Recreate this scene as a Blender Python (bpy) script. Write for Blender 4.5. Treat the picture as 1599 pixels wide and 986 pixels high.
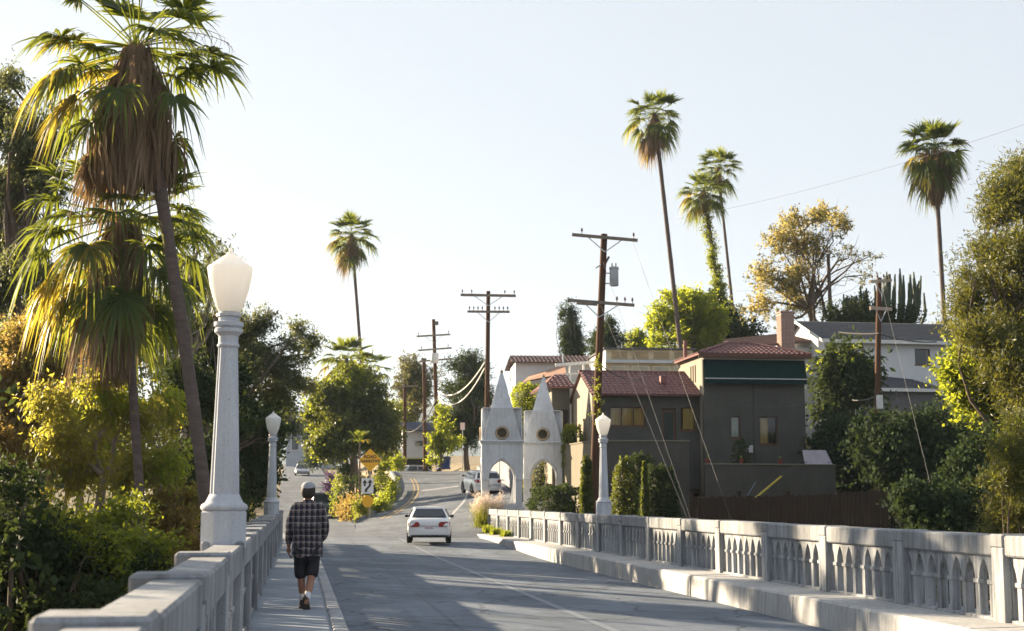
import bpy, bmesh, math, random
import numpy as np
from mathutils import Vector, Matrix
R = math.radians
SC = bpy.context.scene
for _o in list(bpy.data.objects):
    bpy.data.objects.remove(_o)
C = SC.collection
random.seed(7)
RNG = np.random.default_rng(11)

# ---------------------------------------------------------------- camera
F_PX, W_PX, H_PX = 2221.0, 1599.0, 986.0
PITCH = math.atan(287.0 / F_PX)
EYE = 1.70
cam_d = bpy.data.cameras.new('camera')
cam_d.lens = 50.0; cam_d.sensor_width = 36.0
cam_d.clip_start = 0.1; cam_d.clip_end = 20000
cam_d.dof.use_dof = True
cam_d.dof.focus_distance = 24.0
cam_d.dof.aperture_fstop = 3.2
cam = bpy.data.objects.new('camera', cam_d); C.objects.link(cam)
cam.location = (0, 0, EYE)
cam.rotation_euler = (R(90) + PITCH, 0, 0)
SC.camera = cam

# ---------------------------------------------------------------- sky, sun, exposure
SUN_AZ, SUN_EL = -55.0, 16.0          # degrees from +Y (negative: towards -X), elevation
world = bpy.data.worlds.new('World'); SC.world = world; world.use_nodes = True
wn = world.node_tree; wn.nodes.clear()
w_out = wn.nodes.new('ShaderNodeOutputWorld'); w_bg = wn.nodes.new('ShaderNodeBackground')
w_sky = wn.nodes.new('ShaderNodeTexSky'); w_sky.sky_type = 'NISHITA'; w_sky.sun_disc = False
w_sky.sun_elevation = R(SUN_EL); w_sky.sun_rotation = R(SUN_AZ)
w_sky.air_density = 1.0; w_sky.dust_density = 1.6; w_sky.ozone_density = 1.0; w_sky.altitude = 120
w_hsv = wn.nodes.new('ShaderNodeHueSaturation'); w_hsv.inputs['Saturation'].default_value = 0.55; w_hsv.inputs['Value'].default_value = 0.66
wn.links.new(w_sky.outputs[0], w_hsv.inputs['Color'])
w_mix = wn.nodes.new('ShaderNodeMix'); w_mix.data_type = 'RGBA'      # thin bright haze over the whole sky
w_mix.inputs[0].default_value = 0.78
w_mix.inputs[7].default_value = (3.30, 3.55, 3.98, 1)
wn.links.new(w_hsv.outputs[0], w_mix.inputs[6])
wn.links.new(w_mix.outputs[2], w_bg.inputs[0]); wn.links.new(w_bg.outputs[0], w_out.inputs[0])
w_bg.inputs[1].default_value = 0.05
sun_d = bpy.data.lights.new('sun', 'SUN'); sun_d.energy = 5.0; sun_d.angle = R(0.6)
sun_d.color = (1.0, 0.80, 0.55)
sun = bpy.data.objects.new('sun', sun_d); C.objects.link(sun)
SUN_V = Vector((math.sin(R(SUN_AZ)) * math.cos(R(SUN_EL)), math.cos(R(SUN_AZ)) * math.cos(R(SUN_EL)), math.sin(R(SUN_EL))))
sun.rotation_euler = SUN_V.to_track_quat('Z', 'Y').to_euler()
SC.view_settings.view_transform = 'Standard'; SC.view_settings.look = 'None'
SC.view_settings.exposure = 2.2; SC.view_settings.gamma = 1.0
SC.view_settings.use_curve_mapping = False
SC.render.engine = 'CYCLES'
SC.cycles.use_denoising = True
SC.cycles.max_bounces = 7; SC.cycles.diffuse_bounces = 3; SC.cycles.transparent_max_bounces = 8
SC.cycles.transmission_bounces = 5; SC.cycles.glossy_bounces = 3
SC.cycles.caustics_reflective = False; SC.cycles.caustics_refractive = False

# ---------------------------------------------------------------- coordinates
CP, SP = math.cos(PITCH), math.sin(PITCH)
def P(u, v, y):
    """World point at forward distance y (m) on the sight line of photo pixel (u, v)."""
    a = (u - W_PX / 2) / F_PX; b = (H_PX / 2 - v) / F_PX
    dy = CP - b * SP; k = y / dy
    return Vector((a * k, y, EYE + (SP + b * CP) * k))
AX = math.atan(0.1502)
DX, DY = -math.sin(AX), math.cos(AX)          # bridge axis
NX, NY = math.cos(AX), math.sin(AX)           # to the right of it
def B(s, t, z=0.0):
    return Vector((s * DX + t * NX, s * DY + t * NY, z))
def ST(x, y):
    return x * DX + y * DY, x * NX + y * NY
def sm(a, b, x):
    q = np.clip((np.asarray(x, float) - a) / (b - a), 0, 1)
    return q * q * (3 - 2 * q)

# ---------------------------------------------------------------- object helpers
def thing(name, label, cat, loc=(0, 0, 0), rz=0.0, group=None):
    o = bpy.data.objects.new(name, None); C.objects.link(o)
    o.empty_display_size = 0.2
    o.location = loc; o.rotation_euler = (0, 0, rz)
    o['label'] = label; o['category'] = cat
    if group: o['group'] = group
    return o
def link(name, me, mat=None, parent=None, loc=(0, 0, 0), rot=(0, 0, 0), scale=(1, 1, 1), kind=None):
    o = bpy.data.objects.new(name, me); C.objects.link(o)
    if mat is not None and len(me.materials) == 0:
        me.materials.append(mat)
    o.parent = parent; o.location = loc; o.rotation_euler = rot; o.scale = scale
    if kind: o['kind'] = kind
    return o
def tag(o, label, cat, group=None):
    o['label'] = label; o['category'] = cat
    if group: o['group'] = group
    return o
def copy_tree(o, parent=None):
    c = o.copy(); C.objects.link(c); c.parent = parent
    for ch in list(o.children): copy_tree(ch, c)
    return c

class MB:
    """collects vertices and faces of one mesh"""
    def __init__(s): s.v = []; s.f = []
    def add(s, vs, fs):
        n = len(s.v); s.v += [tuple(p) for p in vs]; s.f += [tuple(i + n for i in f) for f in fs]; return s
    def box(s, x0, x1, y0, y1, z0, z1, bev=0.0):
        if bev <= 0:
            vs = [(x0,y0,z0),(x1,y0,z0),(x1,y1,z0),(x0,y1,z0),(x0,y0,z1),(x1,y0,z1),(x1,y1,z1),(x0,y1,z1)]
            return s.add(vs, [(3,2,1,0),(4,5,6,7),(0,1,5,4),(1,2,6,5),(2,3,7,6),(3,0,4,7)])
        b = bev; ring = []
        def sq(z, i): return [(x0+i,y0+i,z),(x1-i,y0+i,z),(x1-i,y1-i,z),(x0+i,y1-i,z)]
        def oct_(z, i, c): return [(x0+i+c,y0+i,z),(x1-i-c,y0+i,z),(x1-i,y0+i+c,z),(x1-i,y1-i-c,z),(x1-i-c,y1-i,z),(x0+i+c,y1-i,z),(x0+i,y1-i-c,z),(x0+i,y0+i+c,z)]
        rings = [oct_(z0, b, b*.4), oct_(z0+b, 0, b), oct_(z1-b, 0, b), oct_(z1, b, b*.4)]
        return s.rings(rings, True, True)
    def rings(s, rings, cap0=True, cap1=True, closed=True):
        n = len(rings[0]); vs = [p for r in rings for p in r]; fs = []
        m = n if closed else n - 1
        for i in range(len(rings) - 1):
            for j in range(m):
                k = (j + 1) % n
                fs.append((i*n+j, i*n+k, (i+1)*n+k, (i+1)*n+j))
        if cap0: fs.append(tuple(reversed(range(n))))
        if cap1: fs.append(tuple(range((len(rings)-1)*n, len(rings)*n)))
        return s.add(vs, fs)
    def lathe(s, prof, n=24, c=(0, 0), flute=0.0, fl_n=0, rot=0.0):
        rings = []
        for r, z in prof:
            ring = []
            for i in range(n):
                a = rot + 2*math.pi*i/n
                rr = r * (1 - (flute if (fl_n and (i % 2)) else 0))
                ring.append((c[0]+rr*math.cos(a), c[1]+rr*math.sin(a), z))
            rings.append(ring)
        return s.rings(rings, True, True)
    def tube(s, pts, radii, n=8):
        pts = [Vector(p) for p in pts]
        if not hasattr(radii, '__len__'): radii = [radii]*len(pts)
        rings = []
        up = Vector((0.13, 0.31, 1)).normalized()
        for i, p in enumerate(pts):
            d = (pts[min(i+1, len(pts)-1)] - pts[max(i-1, 0)])
            if d.length < 1e-9: d = Vector((0, 0, 1))
            d.normalize()
            a = d.cross(up)
            if a.length < 1e-3: a = d.cross(Vector((1, 0, 0)))
            a.normalize(); b = d.cross(a)
            rings.append([p + (a*math.cos(2*math.pi*k/n) + b*math.sin(2*math.pi*k/n))*radii[i] for k in range(n)])
        return s.rings(rings, True, True)
    def bar(s, p, q, w, h=None):
        """straight bar of w x h section"""
        h = h or w; p = Vector(p); q = Vector(q); d = (q-p).normalized()
        a = d.cross(Vector((0, 0, 1)))
        if a.length < 1e-3: a = Vector((1, 0, 0))
        a.normalize(); b = a.cross(d).normalized()
        rings = [[e + a*(sx*w/2) + b*(sz*h/2) for sx, sz in ((-1,-1),(1,-1),(1,1),(-1,1))] for e in (p, q)]
        return s.rings(rings, True, True)
    def xf(s, M):
        s.v = [tuple(M @ Vector(p)) for p in s.v]; return s
    def mesh(s, name, mat=None, smooth=False, auto=None):
        me = bpy.data.meshes.new(name)
        me.from_pydata([tuple(p) for p in s.v], [], s.f)
        bm = bmesh.new(); bm.from_mesh(me)
        bmesh.ops.recalc_face_normals(bm, faces=bm.faces)
        bm.to_mesh(me); bm.free()
        if smooth:
            me.polygons.foreach_set('use_smooth', [True]*len(me.polygons))
            if auto is not None:
                try: me.set_sharp_from_angle(angle=R(auto))
                except Exception: pass
        if mat: me.materials.append(mat)
        me.update(); return me
    def obj(s, name, mat=None, parent=None, smooth=False, auto=35, kind=None, **k):
        return link(name, s.mesh(name, mat, smooth, auto), None, parent, kind=kind, **k)

def np_mesh(name, verts, faces_flat, nper, mat=None, smooth=False):
    """fast mesh: verts (N,3), faces_flat of equal polygon size nper"""
    me = bpy.data.meshes.new(name)
    verts = np.ascontiguousarray(verts, dtype=np.float32)
    ff = np.ascontiguousarray(faces_flat, dtype=np.int32).ravel()
    nf = len(ff)//nper
    me.vertices.add(len(verts)); me.vertices.foreach_set('co', verts.ravel())
    me.loops.add(len(ff)); me.loops.foreach_set('vertex_index', ff)
    me.polygons.add(nf)
    me.polygons.foreach_set('loop_start', np.arange(0, nf*nper, nper, dtype=np.int32))
    me.polygons.foreach_set('loop_total', np.full(nf, nper, dtype=np.int32))
    if smooth: me.polygons.foreach_set('use_smooth', np.ones(nf, dtype=bool))
    me.update(calc_edges=True); me.validate()
    if mat: me.materials.append(mat)
    return me

from mathutils.geometry import tessellate_polygon
def plate(name, outline, holes=(), thick=0.1, bevel=0.0, mat=None):
    """flat plate in local XZ, thick along Y (centred), with holes, from closed 2D polygons"""
    def area(p): return sum(p[i-1][0]*p[i][1] - p[i][0]*p[i-1][1] for i in range(len(p)))
    loops = [list(outline) if area(outline) > 0 else list(reversed(outline))] + [list(h) if area(h) < 0 else list(reversed(h)) for h in holes]
    flat = [p for l in loops for p in l]; n = len(flat)
    tris = tessellate_polygon([[Vector((x, z, 0)) for x, z in l] for l in loops])
    y0 = thick/2; c = min(bevel, thick*.2)
    # four rings per loop: back, front edge, front face; the front face is drawn in by the chamfer
    ins = []
    for l in loops:
        m = len(l)
        for i in range(m):
            p0, p1, p2 = Vector(l[i-1]), Vector(l[i]), Vector(l[(i+1) % m])
            d1 = (p1-p0).normalized(); d2 = (p2-p1).normalized()
            nn = Vector((-d1.y, d1.x)) + Vector((-d2.y, d2.x))
            nn = nn.normalized() if nn.length > 1e-6 else Vector((-d1.y, d1.x))
            ins.append((p1.x + nn.x*c, p1.y + nn.y*c))
    vs = [(x, y0, z) for x, z in flat] + [(x, -y0+c, z) for x, z in flat]
    fs = [tuple(t) for t in tris]
    if c > 0:
        vs += [(x, -y0, z) for x, z in ins]; fs += [tuple(i+2*n for i in reversed(t)) for t in tris]
    else:
        fs += [tuple(i+n for i in reversed(t)) for t in tris]
    k = 0
    for l in loops:
        m = len(l)
        for i in range(m):
            a_, b_ = k+i, k+(i+1) % m
            fs.append((a_, b_, b_+n, a_+n))
            if c > 0: fs.append((a_+n, b_+n, b_+2*n, a_+2*n))
        k += m
    mb = MB(); mb.add(vs, fs); return mb.mesh(name, mat)
def rect(x0, x1, z0, z1): return [(x0,z0),(x1,z0),(x1,z1),(x0,z1)]
def circle(cx, cz, r, n=20): return [(cx+r*math.cos(2*math.pi*i/n), cz+r*math.sin(2*math.pi*i/n)) for i in range(n)]
def gothic(cx, w, z0, zs, zt, n=7):
    """pointed-arch outline: centre, half width w, sill z0, springing zs, tip zt"""
    pts = [(cx-w, z0), (cx+w, z0), (cx+w, zs)]
    h = zt - zs; r = (w*w + h*h)/(2*w)
    a1 = math.asin(min(1, h/r))
    for i in range(1, n+1):
        a = a1*i/n
        pts.append((cx + w - r + r*math.cos(a), zs + r*math.sin(a)))
    for i in range(n-1, -1, -1):
        a = a1*i/n
        pts.append((cx - w + r - r*math.cos(a), zs + r*math.sin(a)))
    return pts

# ---------------------------------------------------------------- materials
def _nt(name):
    m = bpy.data.materials.new(name); m.use_nodes = True
    nt = m.node_tree; b = nt.nodes['Principled BSDF']
    return m, nt, b
def N(nt, t, **k):
    n = nt.nodes.new(t)
    for a, v in k.items(): setattr(n, a, v)
    return n
def noise(nt, co, scale, detail=4, rough=0.6, dist=0.0):
    n = N(nt, 'ShaderNodeTexNoise'); n.inputs['Scale'].default_value = scale
    n.inputs['Detail'].default_value = detail; n.inputs['Roughness'].default_value = rough
    n.inputs['Distortion'].default_value = dist
    nt.links.new(co, n.inputs['Vector']); return n.outputs['Fac']
def ramp(nt, fac, stops):
    r = N(nt, 'ShaderNodeValToRGB')
    el = r.color_ramp.elements
    while len(el) < len(stops): el.new(0.5)
    for e, (p, c) in zip(el, stops):
        e.position = p; e.color = (*c, 1) if len(c) == 3 else c
    nt.links.new(fac, r.inputs[0]); return r.outputs[0]
def mixc(nt, fac, a, b, mode='MIX'):
    m = N(nt, 'ShaderNodeMix', data_type='RGBA', blend_type=mode)
    if isinstance(fac, (int, float)): m.inputs[0].default_value = fac
    else: nt.links.new(fac, m.inputs[0])
    for sock, val in ((m.inputs[6], a), (m.inputs[7], b)):
        if isinstance(val, tuple): sock.default_value = (*val, 1)
        else: nt.links.new(val, sock)
    return m.outputs[2]
def coords(nt, kind='Object', scale=(1, 1, 1)):
    tc = N(nt, 'ShaderNodeTexCoord'); mp = N(nt, 'ShaderNodeMapping')
    mp.inputs['Scale'].default_value = scale
    nt.links.new(tc.outputs[kind], mp.inputs[0]); return mp.outputs[0]
def wcoords(nt, scale=(1, 1, 1)):
    g = N(nt, 'ShaderNodeNewGeometry'); mp = N(nt, 'ShaderNodeMapping'); mp.inputs['Scale'].default_value = scale
    nt.links.new(g.outputs['Position'], mp.inputs[0]); return mp.outputs[0]
def bump(nt, b, h, strength=0.3, dist=0.01):
    bp = N(nt, 'ShaderNodeBump'); bp.inputs['Strength'].default_value = strength; bp.inputs['Distance'].default_value = dist
    nt.links.new(h, bp.inputs['Height']); nt.links.new(bp.outputs[0], b.inputs['Normal'])
def simple(name, c1, c2=None, scale=6.0, rough=0.7, bmp=0.0, metallic=0.0, spec=0.4, stretch=(1, 1, 1), world=True, coat=0.0):
    m, nt, b = _nt(name)
    c2 = c2 or tuple(x*0.8 for x in c1)
    co = wcoords(nt, stretch) if world else coords(nt, 'Object', stretch)
    f = noise(nt, co, scale)
    nt.links.new(ramp(nt, f, [(0.3, c1), (0.7, c2)]), b.inputs['Base Color'])
    b.inputs['Roughness'].default_value = rough; b.inputs['Metallic'].default_value = metallic
    b.inputs['Specular IOR Level'].default_value = spec; b.inputs['Coat Weight'].default_value = coat
    if bmp: bump(nt, b, noise(nt, co, scale*7, 5), bmp, 0.01)
    return m
def concrete(name, base, stain, dark, grain=90, bmp=0.35, streak=1.0):
    m, nt, b = _nt(name)
    co = wcoords(nt)
    big = noise(nt, co, 0.9, 5, 0.62)
    col = ramp(nt, big, [(0.32, stain), (0.62, base)])
    st = noise(nt, wcoords(nt, (7, 7, 0.55)), 1.3, 5, 0.7)
    col = mixc(nt, ramp(nt, st, [(0.46, (0, 0, 0)), (0.68, (min(1, streak*0.9),)*3)]), col, dark)
    fine = noise(nt, co, grain, 3, 0.7)
    col = mixc(nt, 0.28, col, ramp(nt, fine, [(0.3, (0.16,)*3), (0.7, (0.85,)*3)]), 'OVERLAY')
    spots = noise(nt, co, 22, 4, 0.7)
    col = mixc(nt, ramp(nt, spots, [(0.63, (0, 0, 0)), (0.72, (0.65,)*3)]), col, dark)
    nt.links.new(col, b.inputs['Base Color']); b.inputs['Roughness'].default_value = 0.86
    b.inputs['Specular IOR Level'].default_value = 0.25
    h = mixc(nt, 0.5, noise(nt, co, 14, 6, 0.65), fine)
    bump(nt, b, h, bmp, 0.012)
    return m
def leafmat(name, cols, trans=0.45, tcol=(0.35, 0.42, 0.04), rough=0.5, spec=0.35, big=0.35):
    """leaf: random colour per leaf, clump-size variation, light through the blade"""
    m, nt, b = _nt(name)
    g = N(nt, 'ShaderNodeNewGeometry')
    n = len(cols)
    col = ramp(nt, g.outputs['Random Per Island'], [(i/max(1, n-1), c) for i, c in enumerate(cols)])
    f = noise(nt, wcoords(nt), big, 3)
    col = mixc(nt, ramp(nt, f, [(0.35, (0, 0, 0)), (0.7, (0.6,)*3)]), col, mixc(nt, 0.5, col, tuple(min(1, x*1.7) for x in cols[-1])))
    nt.links.new(col, b.inputs['Base Color']); b.inputs['Roughness'].default_value = rough
    b.inputs['Specular IOR Level'].default_value = spec
    tr = N(nt, 'ShaderNodeBsdfTranslucent')
    nt.links.new(mixc(nt, 0.3, tcol, col), tr.inputs[0])
    mx = N(nt, 'ShaderNodeMixShader'); mx.inputs[0].default_value = trans
    nt.links.new(b.outputs[0], mx.inputs[1]); nt.links.new(tr.outputs[0], mx.inputs[2])
    nt.links.new(mx.outputs[0], nt.nodes['Material Output'].inputs[0])
    return m
def glassmat(name, tint=(0.03, 0.04, 0.05), rough=0.03):
    m, nt, b = _nt(name)
    b.inputs['Base Color'].default_value = (*tint, 1); b.inputs['Roughness'].default_value = rough
    b.inputs['Specular IOR Level'].default_value = 0.6
    return m
def seeglass(name):
    m, nt, b = _nt(name)
    b.inputs['Base Color'].default_value = (0.02, 0.025, 0.03, 1); b.inputs['Roughness'].default_value = 0.02
    tr = N(nt, 'ShaderNodeBsdfTransparent'); tr.inputs[0].default_value = (0.92, 0.94, 0.95, 1)
    fr = N(nt, 'ShaderNodeFresnel'); fr.inputs[0].default_value = 1.5
    gl = N(nt, 'ShaderNodeBsdfGlossy'); gl.inputs['Roughness'].default_value = 0.02
    mx = N(nt, 'ShaderNodeMixShader')
    nt.links.new(fr.outputs[0], mx.inputs[0]); nt.links.new(tr.outputs[0], mx.inputs[1]); nt.links.new(gl.outputs[0], mx.inputs[2])
    nt.links.new(mx.outputs[0], nt.nodes['Material Output'].inputs[0])
    return m

M = {}
M['conc'] = concrete('weathered_concrete', (0.335, 0.355, 0.38), (0.225, 0.235, 0.25), (0.10, 0.103, 0.105))
M['conc_top'] = concrete('dirty_concrete_cap', (0.29, 0.305, 0.325), (0.165, 0.172, 0.182), (0.07, 0.07, 0.07), streak=0.7)
M['conc_white'] = concrete('pale_concrete', (0.42, 0.425, 0.43), (0.33, 0.33, 0.33), (0.17, 0.165, 0.155), streak=0.7)
M['conc_paint'] = concrete('painted_column', (0.50, 0.535, 0.585), (0.42, 0.445, 0.485), (0.27, 0.275, 0.285), bmp=0.12, streak=0.35)
M['walk'] = concrete('sidewalk_concrete', (0.225, 0.26, 0.305), (0.175, 0.203, 0.24), (0.12, 0.134, 0.153), streak=0.2)
M['gate'] = concrete('gate_stucco', (0.58, 0.61, 0.65), (0.47, 0.49, 0.515), (0.27, 0.265, 0.255), bmp=0.2, streak=0.5)
def asphalt(name, c_lo, c_hi):
    m, nt, b = _nt(name)
    co = wcoords(nt); rot = N(nt, 'ShaderNodeMapping'); rot.inputs['Rotation'].default_value = (0, 0, -AX)
    nt.links.new(co, rot.inputs[0])
    st = N(nt, 'ShaderNodeMapping'); st.inputs['Scale'].default_value = (1.1, 0.05, 1); nt.links.new(rot.outputs[0], st.inputs[0])
    wear = noise(nt, st.outputs[0], 1.0, 4, 0.6)
    big = noise(nt, co, 0.35, 5, 0.6)
    col = ramp(nt, wear, [(0.3, c_lo), (0.68, c_hi)])
    col = mixc(nt, ramp(nt, big, [(0.40, (0, 0, 0)), (0.62, (0.7,)*3)]), col, tuple(x*0.66 for x in c_lo))
    mid = noise(nt, co, 2.2, 6, 0.7, 0.4)
    col = mixc(nt, ramp(nt, mid, [(0.50, (0, 0, 0)), (0.72, (0.6,)*3)]), col, tuple(min(1, x*1.25) for x in c_hi))
    col = mixc(nt, ramp(nt, noise(nt, co, 0.9, 3, 0.5, 0.8), [(0.62, (0, 0, 0)), (0.66, (0.55,)*3)]), col, tuple(x*0.55 for x in c_lo))
    fine = noise(nt, co, 120, 2, 0.8)
    col = mixc(nt, 0.35, col, ramp(nt, fine, [(0.3, (0.1,)*3), (0.72, (0.9,)*3)]), 'OVERLAY')
    vo = N(nt, 'ShaderNodeTexVoronoi', feature='DISTANCE_TO_EDGE'); vo.inputs['Scale'].default_value = 0.42
    wob = N(nt, 'ShaderNodeTexNoise'); wob.inputs['Scale'].default_value = 1.7; nt.links.new(co, wob.inputs['Vector'])
    wm = N(nt, 'ShaderNodeMix', data_type='RGBA', blend_type='ADD'); wm.inputs[0].default_value = 0.8
    nt.links.new(co, wm.inputs[6]); nt.links.new(wob.outputs['Color'], wm.inputs[7]); nt.links.new(wm.outputs[2], vo.inputs['Vector'])
    crack = ramp(nt, vo.outputs['Distance'], [(0.006, (0.8,)*3), (0.016, (0, 0, 0))])
    col = mixc(nt, crack, col, tuple(x*0.35 for x in c_lo))
    nt.links.new(col, b.inputs['Base Color']); b.inputs['Roughness'].default_value = 0.82
    b.inputs['Specular IOR Level'].default_value = 0.3
    bump(nt, b, fine, 0.4, 0.008)
    return m
M['asphalt'] = asphalt('bridge_asphalt', (0.092, 0.117, 0.152), (0.148, 0.177, 0.217))
M['asphalt2'] = asphalt('hill_asphalt', (0.082, 0.099, 0.124), (0.13, 0.15, 0.178))
def paint(name, c, worn):
    m, nt, b = _nt(name)
    f = noise(nt, wcoords(nt), 5, 6, 0.7)
    nt.links.new(ramp(nt, f, [(0.35, worn), (0.6, c)]), b.inputs['Base Color']); b.inputs['Roughness'].default_value = 0.7
    return m
M['white_line'] = paint('worn_white_paint', (0.36, 0.37, 0.38), (0.15, 0.16, 0.17))
M['old_line'] = paint('old_seam_paint', (0.15, 0.175, 0.208), (0.115, 0.14, 0.172))
M['yellow_line'] = paint('worn_yellow_paint', (0.36, 0.24, 0.08), (0.15, 0.13, 0.10))
M['dirt'] = simple('dry_soil', (0.20, 0.155, 0.10), (0.30, 0.24, 0.15), 1.2, 0.95, 0.5)
M['dark_soil'] = simple('shaded_soil', (0.05, 0.045, 0.03), (0.09, 0.08, 0.05), 1.2, 0.95, 0.5)
M['wood_pole'] = simple('creosote_pole', (0.105, 0.055, 0.032), (0.06, 0.034, 0.022), 3, 0.85, 0.5, spec=0.1, stretch=(6, 6, .4))
M['wood_arm'] = simple('weathered_crossarm', (0.14, 0.115, 0.09), (0.24, 0.20, 0.16), 4, 0.85, 0.4)
M['wood_arm_pale'] = simple('pale_crossarm', (0.42, 0.35, 0.27), (0.32, 0.26, 0.2), 4, 0.85, 0.3)
M['wood_fence'] = simple('old_fence_board', (0.03, 0.024, 0.022), (0.02, 0.016, 0.015), 3, 0.9, 0.4, spec=0.04, stretch=(6, 6, .5))
M['metal_grey'] = simple('grey_metal', (0.42, 0.45, 0.48), (0.36, 0.39, 0.42), 3, 0.45, 0, 0.2)
M['metal_galv'] = simple('galvanised_metal', (0.5, 0.5, 0.5), (0.38, 0.39, 0.4), 8, 0.5, 0, 0.5)
M['wire'] = simple('dark_cable', (0.06, 0.06, 0.06), (0.08, 0.08, 0.08), 2, 0.6)
M['wire_pale'] = simple('steel_guy_wire', (0.13, 0.13, 0.135), (0.10, 0.10, 0.11), 2, 0.6, 0, 0.2)
M['insul'] = simple('brown_insulator', (0.1, 0.07, 0.06), (0.14, 0.1, 0.08), 2, 0.3)
M['black'] = simple('matt_black', (0.02, 0.02, 0.02), (0.03, 0.03, 0.03), 4, 0.7)
M['bark_dark'] = simple('dark_bark', (0.085, 0.062, 0.045), (0.14, 0.11, 0.085), 3, 0.95, 0.8, stretch=(3, 3, .6))
M['bark_pale'] = simple('pale_eucalyptus_bark', (0.34, 0.29, 0.24), (0.20, 0.165, 0.13), 2, 0.9, 0.4, stretch=(3, 3, .5))
M['palm_trunk'] = simple('palm_trunk', (0.075, 0.056, 0.05), (0.125, 0.098, 0.088), 4, 0.95, 0.9, stretch=(1, 1, 3))
M['leaf_euc'] = leafmat('eucalyptus_leaf', [(0.035, 0.055, 0.024), (0.07, 0.09, 0.03), (0.12, 0.13, 0.04), (0.17, 0.15, 0.045)], 0.58, (0.66, 0.60, 0.07))
M['leaf_euc_dark'] = leafmat('dark_eucalyptus_leaf', [(0.026, 0.040, 0.026), (0.042, 0.058, 0.034), (0.065, 0.08, 0.042)], 0.42, (0.30, 0.32, 0.08))
M['leaf_dry'] = leafmat('dry_brush_leaf', [(0.12, 0.085, 0.035), (0.17, 0.13, 0.05), (0.09, 0.08, 0.03)], 0.55, (0.60, 0.42, 0.10))
M['leaf_bright'] = leafmat('bright_green_leaf', [(0.06, 0.11, 0.015), (0.10, 0.15, 0.02), (0.13, 0.17, 0.03)], 0.58, (0.62, 0.66, 0.04))
M['leaf_mid'] = leafmat('mid_green_leaf', [(0.035, 0.065, 0.014), (0.06, 0.095, 0.018), (0.09, 0.12, 0.022)], 0.55, (0.52, 0.56, 0.04))
M['leaf_dark'] = leafmat('dark_green_leaf', [(0.016, 0.028, 0.014), (0.025, 0.04, 0.018), (0.035, 0.052, 0.022)], 0.25, (0.12, 0.16, 0.03), rough=0.75, spec=0.12)
M['leaf_shrub'] = leafmat('shrub_leaf', [(0.025, 0.042, 0.013), (0.04, 0.06, 0.016), (0.06, 0.08, 0.02)], 0.35, (0.30, 0.32, 0.03))
M['leaf_ivy'] = leafmat('ivy_leaf', [(0.016, 0.028, 0.018), (0.025, 0.042, 0.024), (0.04, 0.06, 0.03)], 0.2, (0.10, 0.14, 0.03), rough=0.85, spec=0.06)
M['leaf_pine'] = leafmat('pine_needle', [(0.018, 0.034, 0.014), (0.034, 0.05, 0.016), (0.075, 0.085, 0.022)], 0.30, (0.38, 0.36, 0.04))
M['leaf_gold'] = leafmat('golden_autumn_leaf', [(0.24, 0.19, 0.06), (0.32, 0.26, 0.08), (0.20, 0.18, 0.06), (0.13, 0.14, 0.05)], 0.5, (0.74, 0.60, 0.17))
M['leaf_olive'] = leafmat('olive_leaf', [(0.05, 0.058, 0.024), (0.075, 0.08, 0.03), (0.115, 0.11, 0.04)], 0.35, (0.28, 0.26, 0.05))
M['palm_green'] = leafmat('palm_frond_green', [(0.028, 0.056, 0.026), (0.045, 0.078, 0.028), (0.07, 0.10, 0.03)], 0.42, (0.36, 0.40, 0.03), rough=0.55, spec=.25)
M['palm_yellow'] = leafmat('palm_frond_yellowing', [(0.10, 0.13, 0.03), (0.16, 0.16, 0.035), (0.26, 0.20, 0.045)], 0.5, (0.66, 0.52, 0.05))
M['palm_dead'] = leafmat('palm_frond_dead', [(0.13, 0.09, 0.06), (0.20, 0.145, 0.10), (0.27, 0.20, 0.14)], 0.25, (0.4, 0.25, 0.1), rough=0.9, spec=0.1)
M['petiole'] = simple('palm_stalk', (0.14, 0.12, 0.05), (0.2, 0.15, 0.07), 4, 0.6)
M['grass_dry'] = leafmat('dry_grass', [(0.40, 0.29, 0.13), (0.50, 0.37, 0.17), (0.32, 0.24, 0.10)], 0.3, (0.6, 0.42, 0.15))
M['grass_green'] = leafmat('fresh_grass', [(0.10, 0.15, 0.02), (0.16, 0.20, 0.03), (0.22, 0.22, 0.04)], 0.45, (0.5, 0.5, 0.05))
M['pampas'] = leafmat('pampas_plume', [(0.66, 0.55, 0.47), (0.75, 0.66, 0.58), (0.55, 0.45, 0.36)], 0.4, (0.85, 0.72, 0.6), rough=0.9)
# ================================================================ roads (edge lines in 3D)
def interp_line(pts, n):
    """Catmull-Rom through 3D points, n samples"""
    p = [Vector(q) for q in pts]
    p = [p[0]*2 - p[1]] + p + [p[-1]*2 - p[-2]]
    m = len(p) - 3; out = []
    for i in range(n):
        q = i/(n-1)*m; k = min(int(q), m-1); t = q - k
        a, b, c, d = p[k:k+4]
        out.append(0.5*((2*b) + (c-a)*t + (2*a-5*b+4*c-d)*t*t + (3*b-a-3*c+d)*t**3))
    return out
S_END = 63.0
T_WALK, T_LEDGE = 0.66, 8.05
def gutter(s):      # the gutter under the east ledge is lower, levels out towards the junction
    return -0.27*(1 - float(sm(44, 63, s)))
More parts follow.
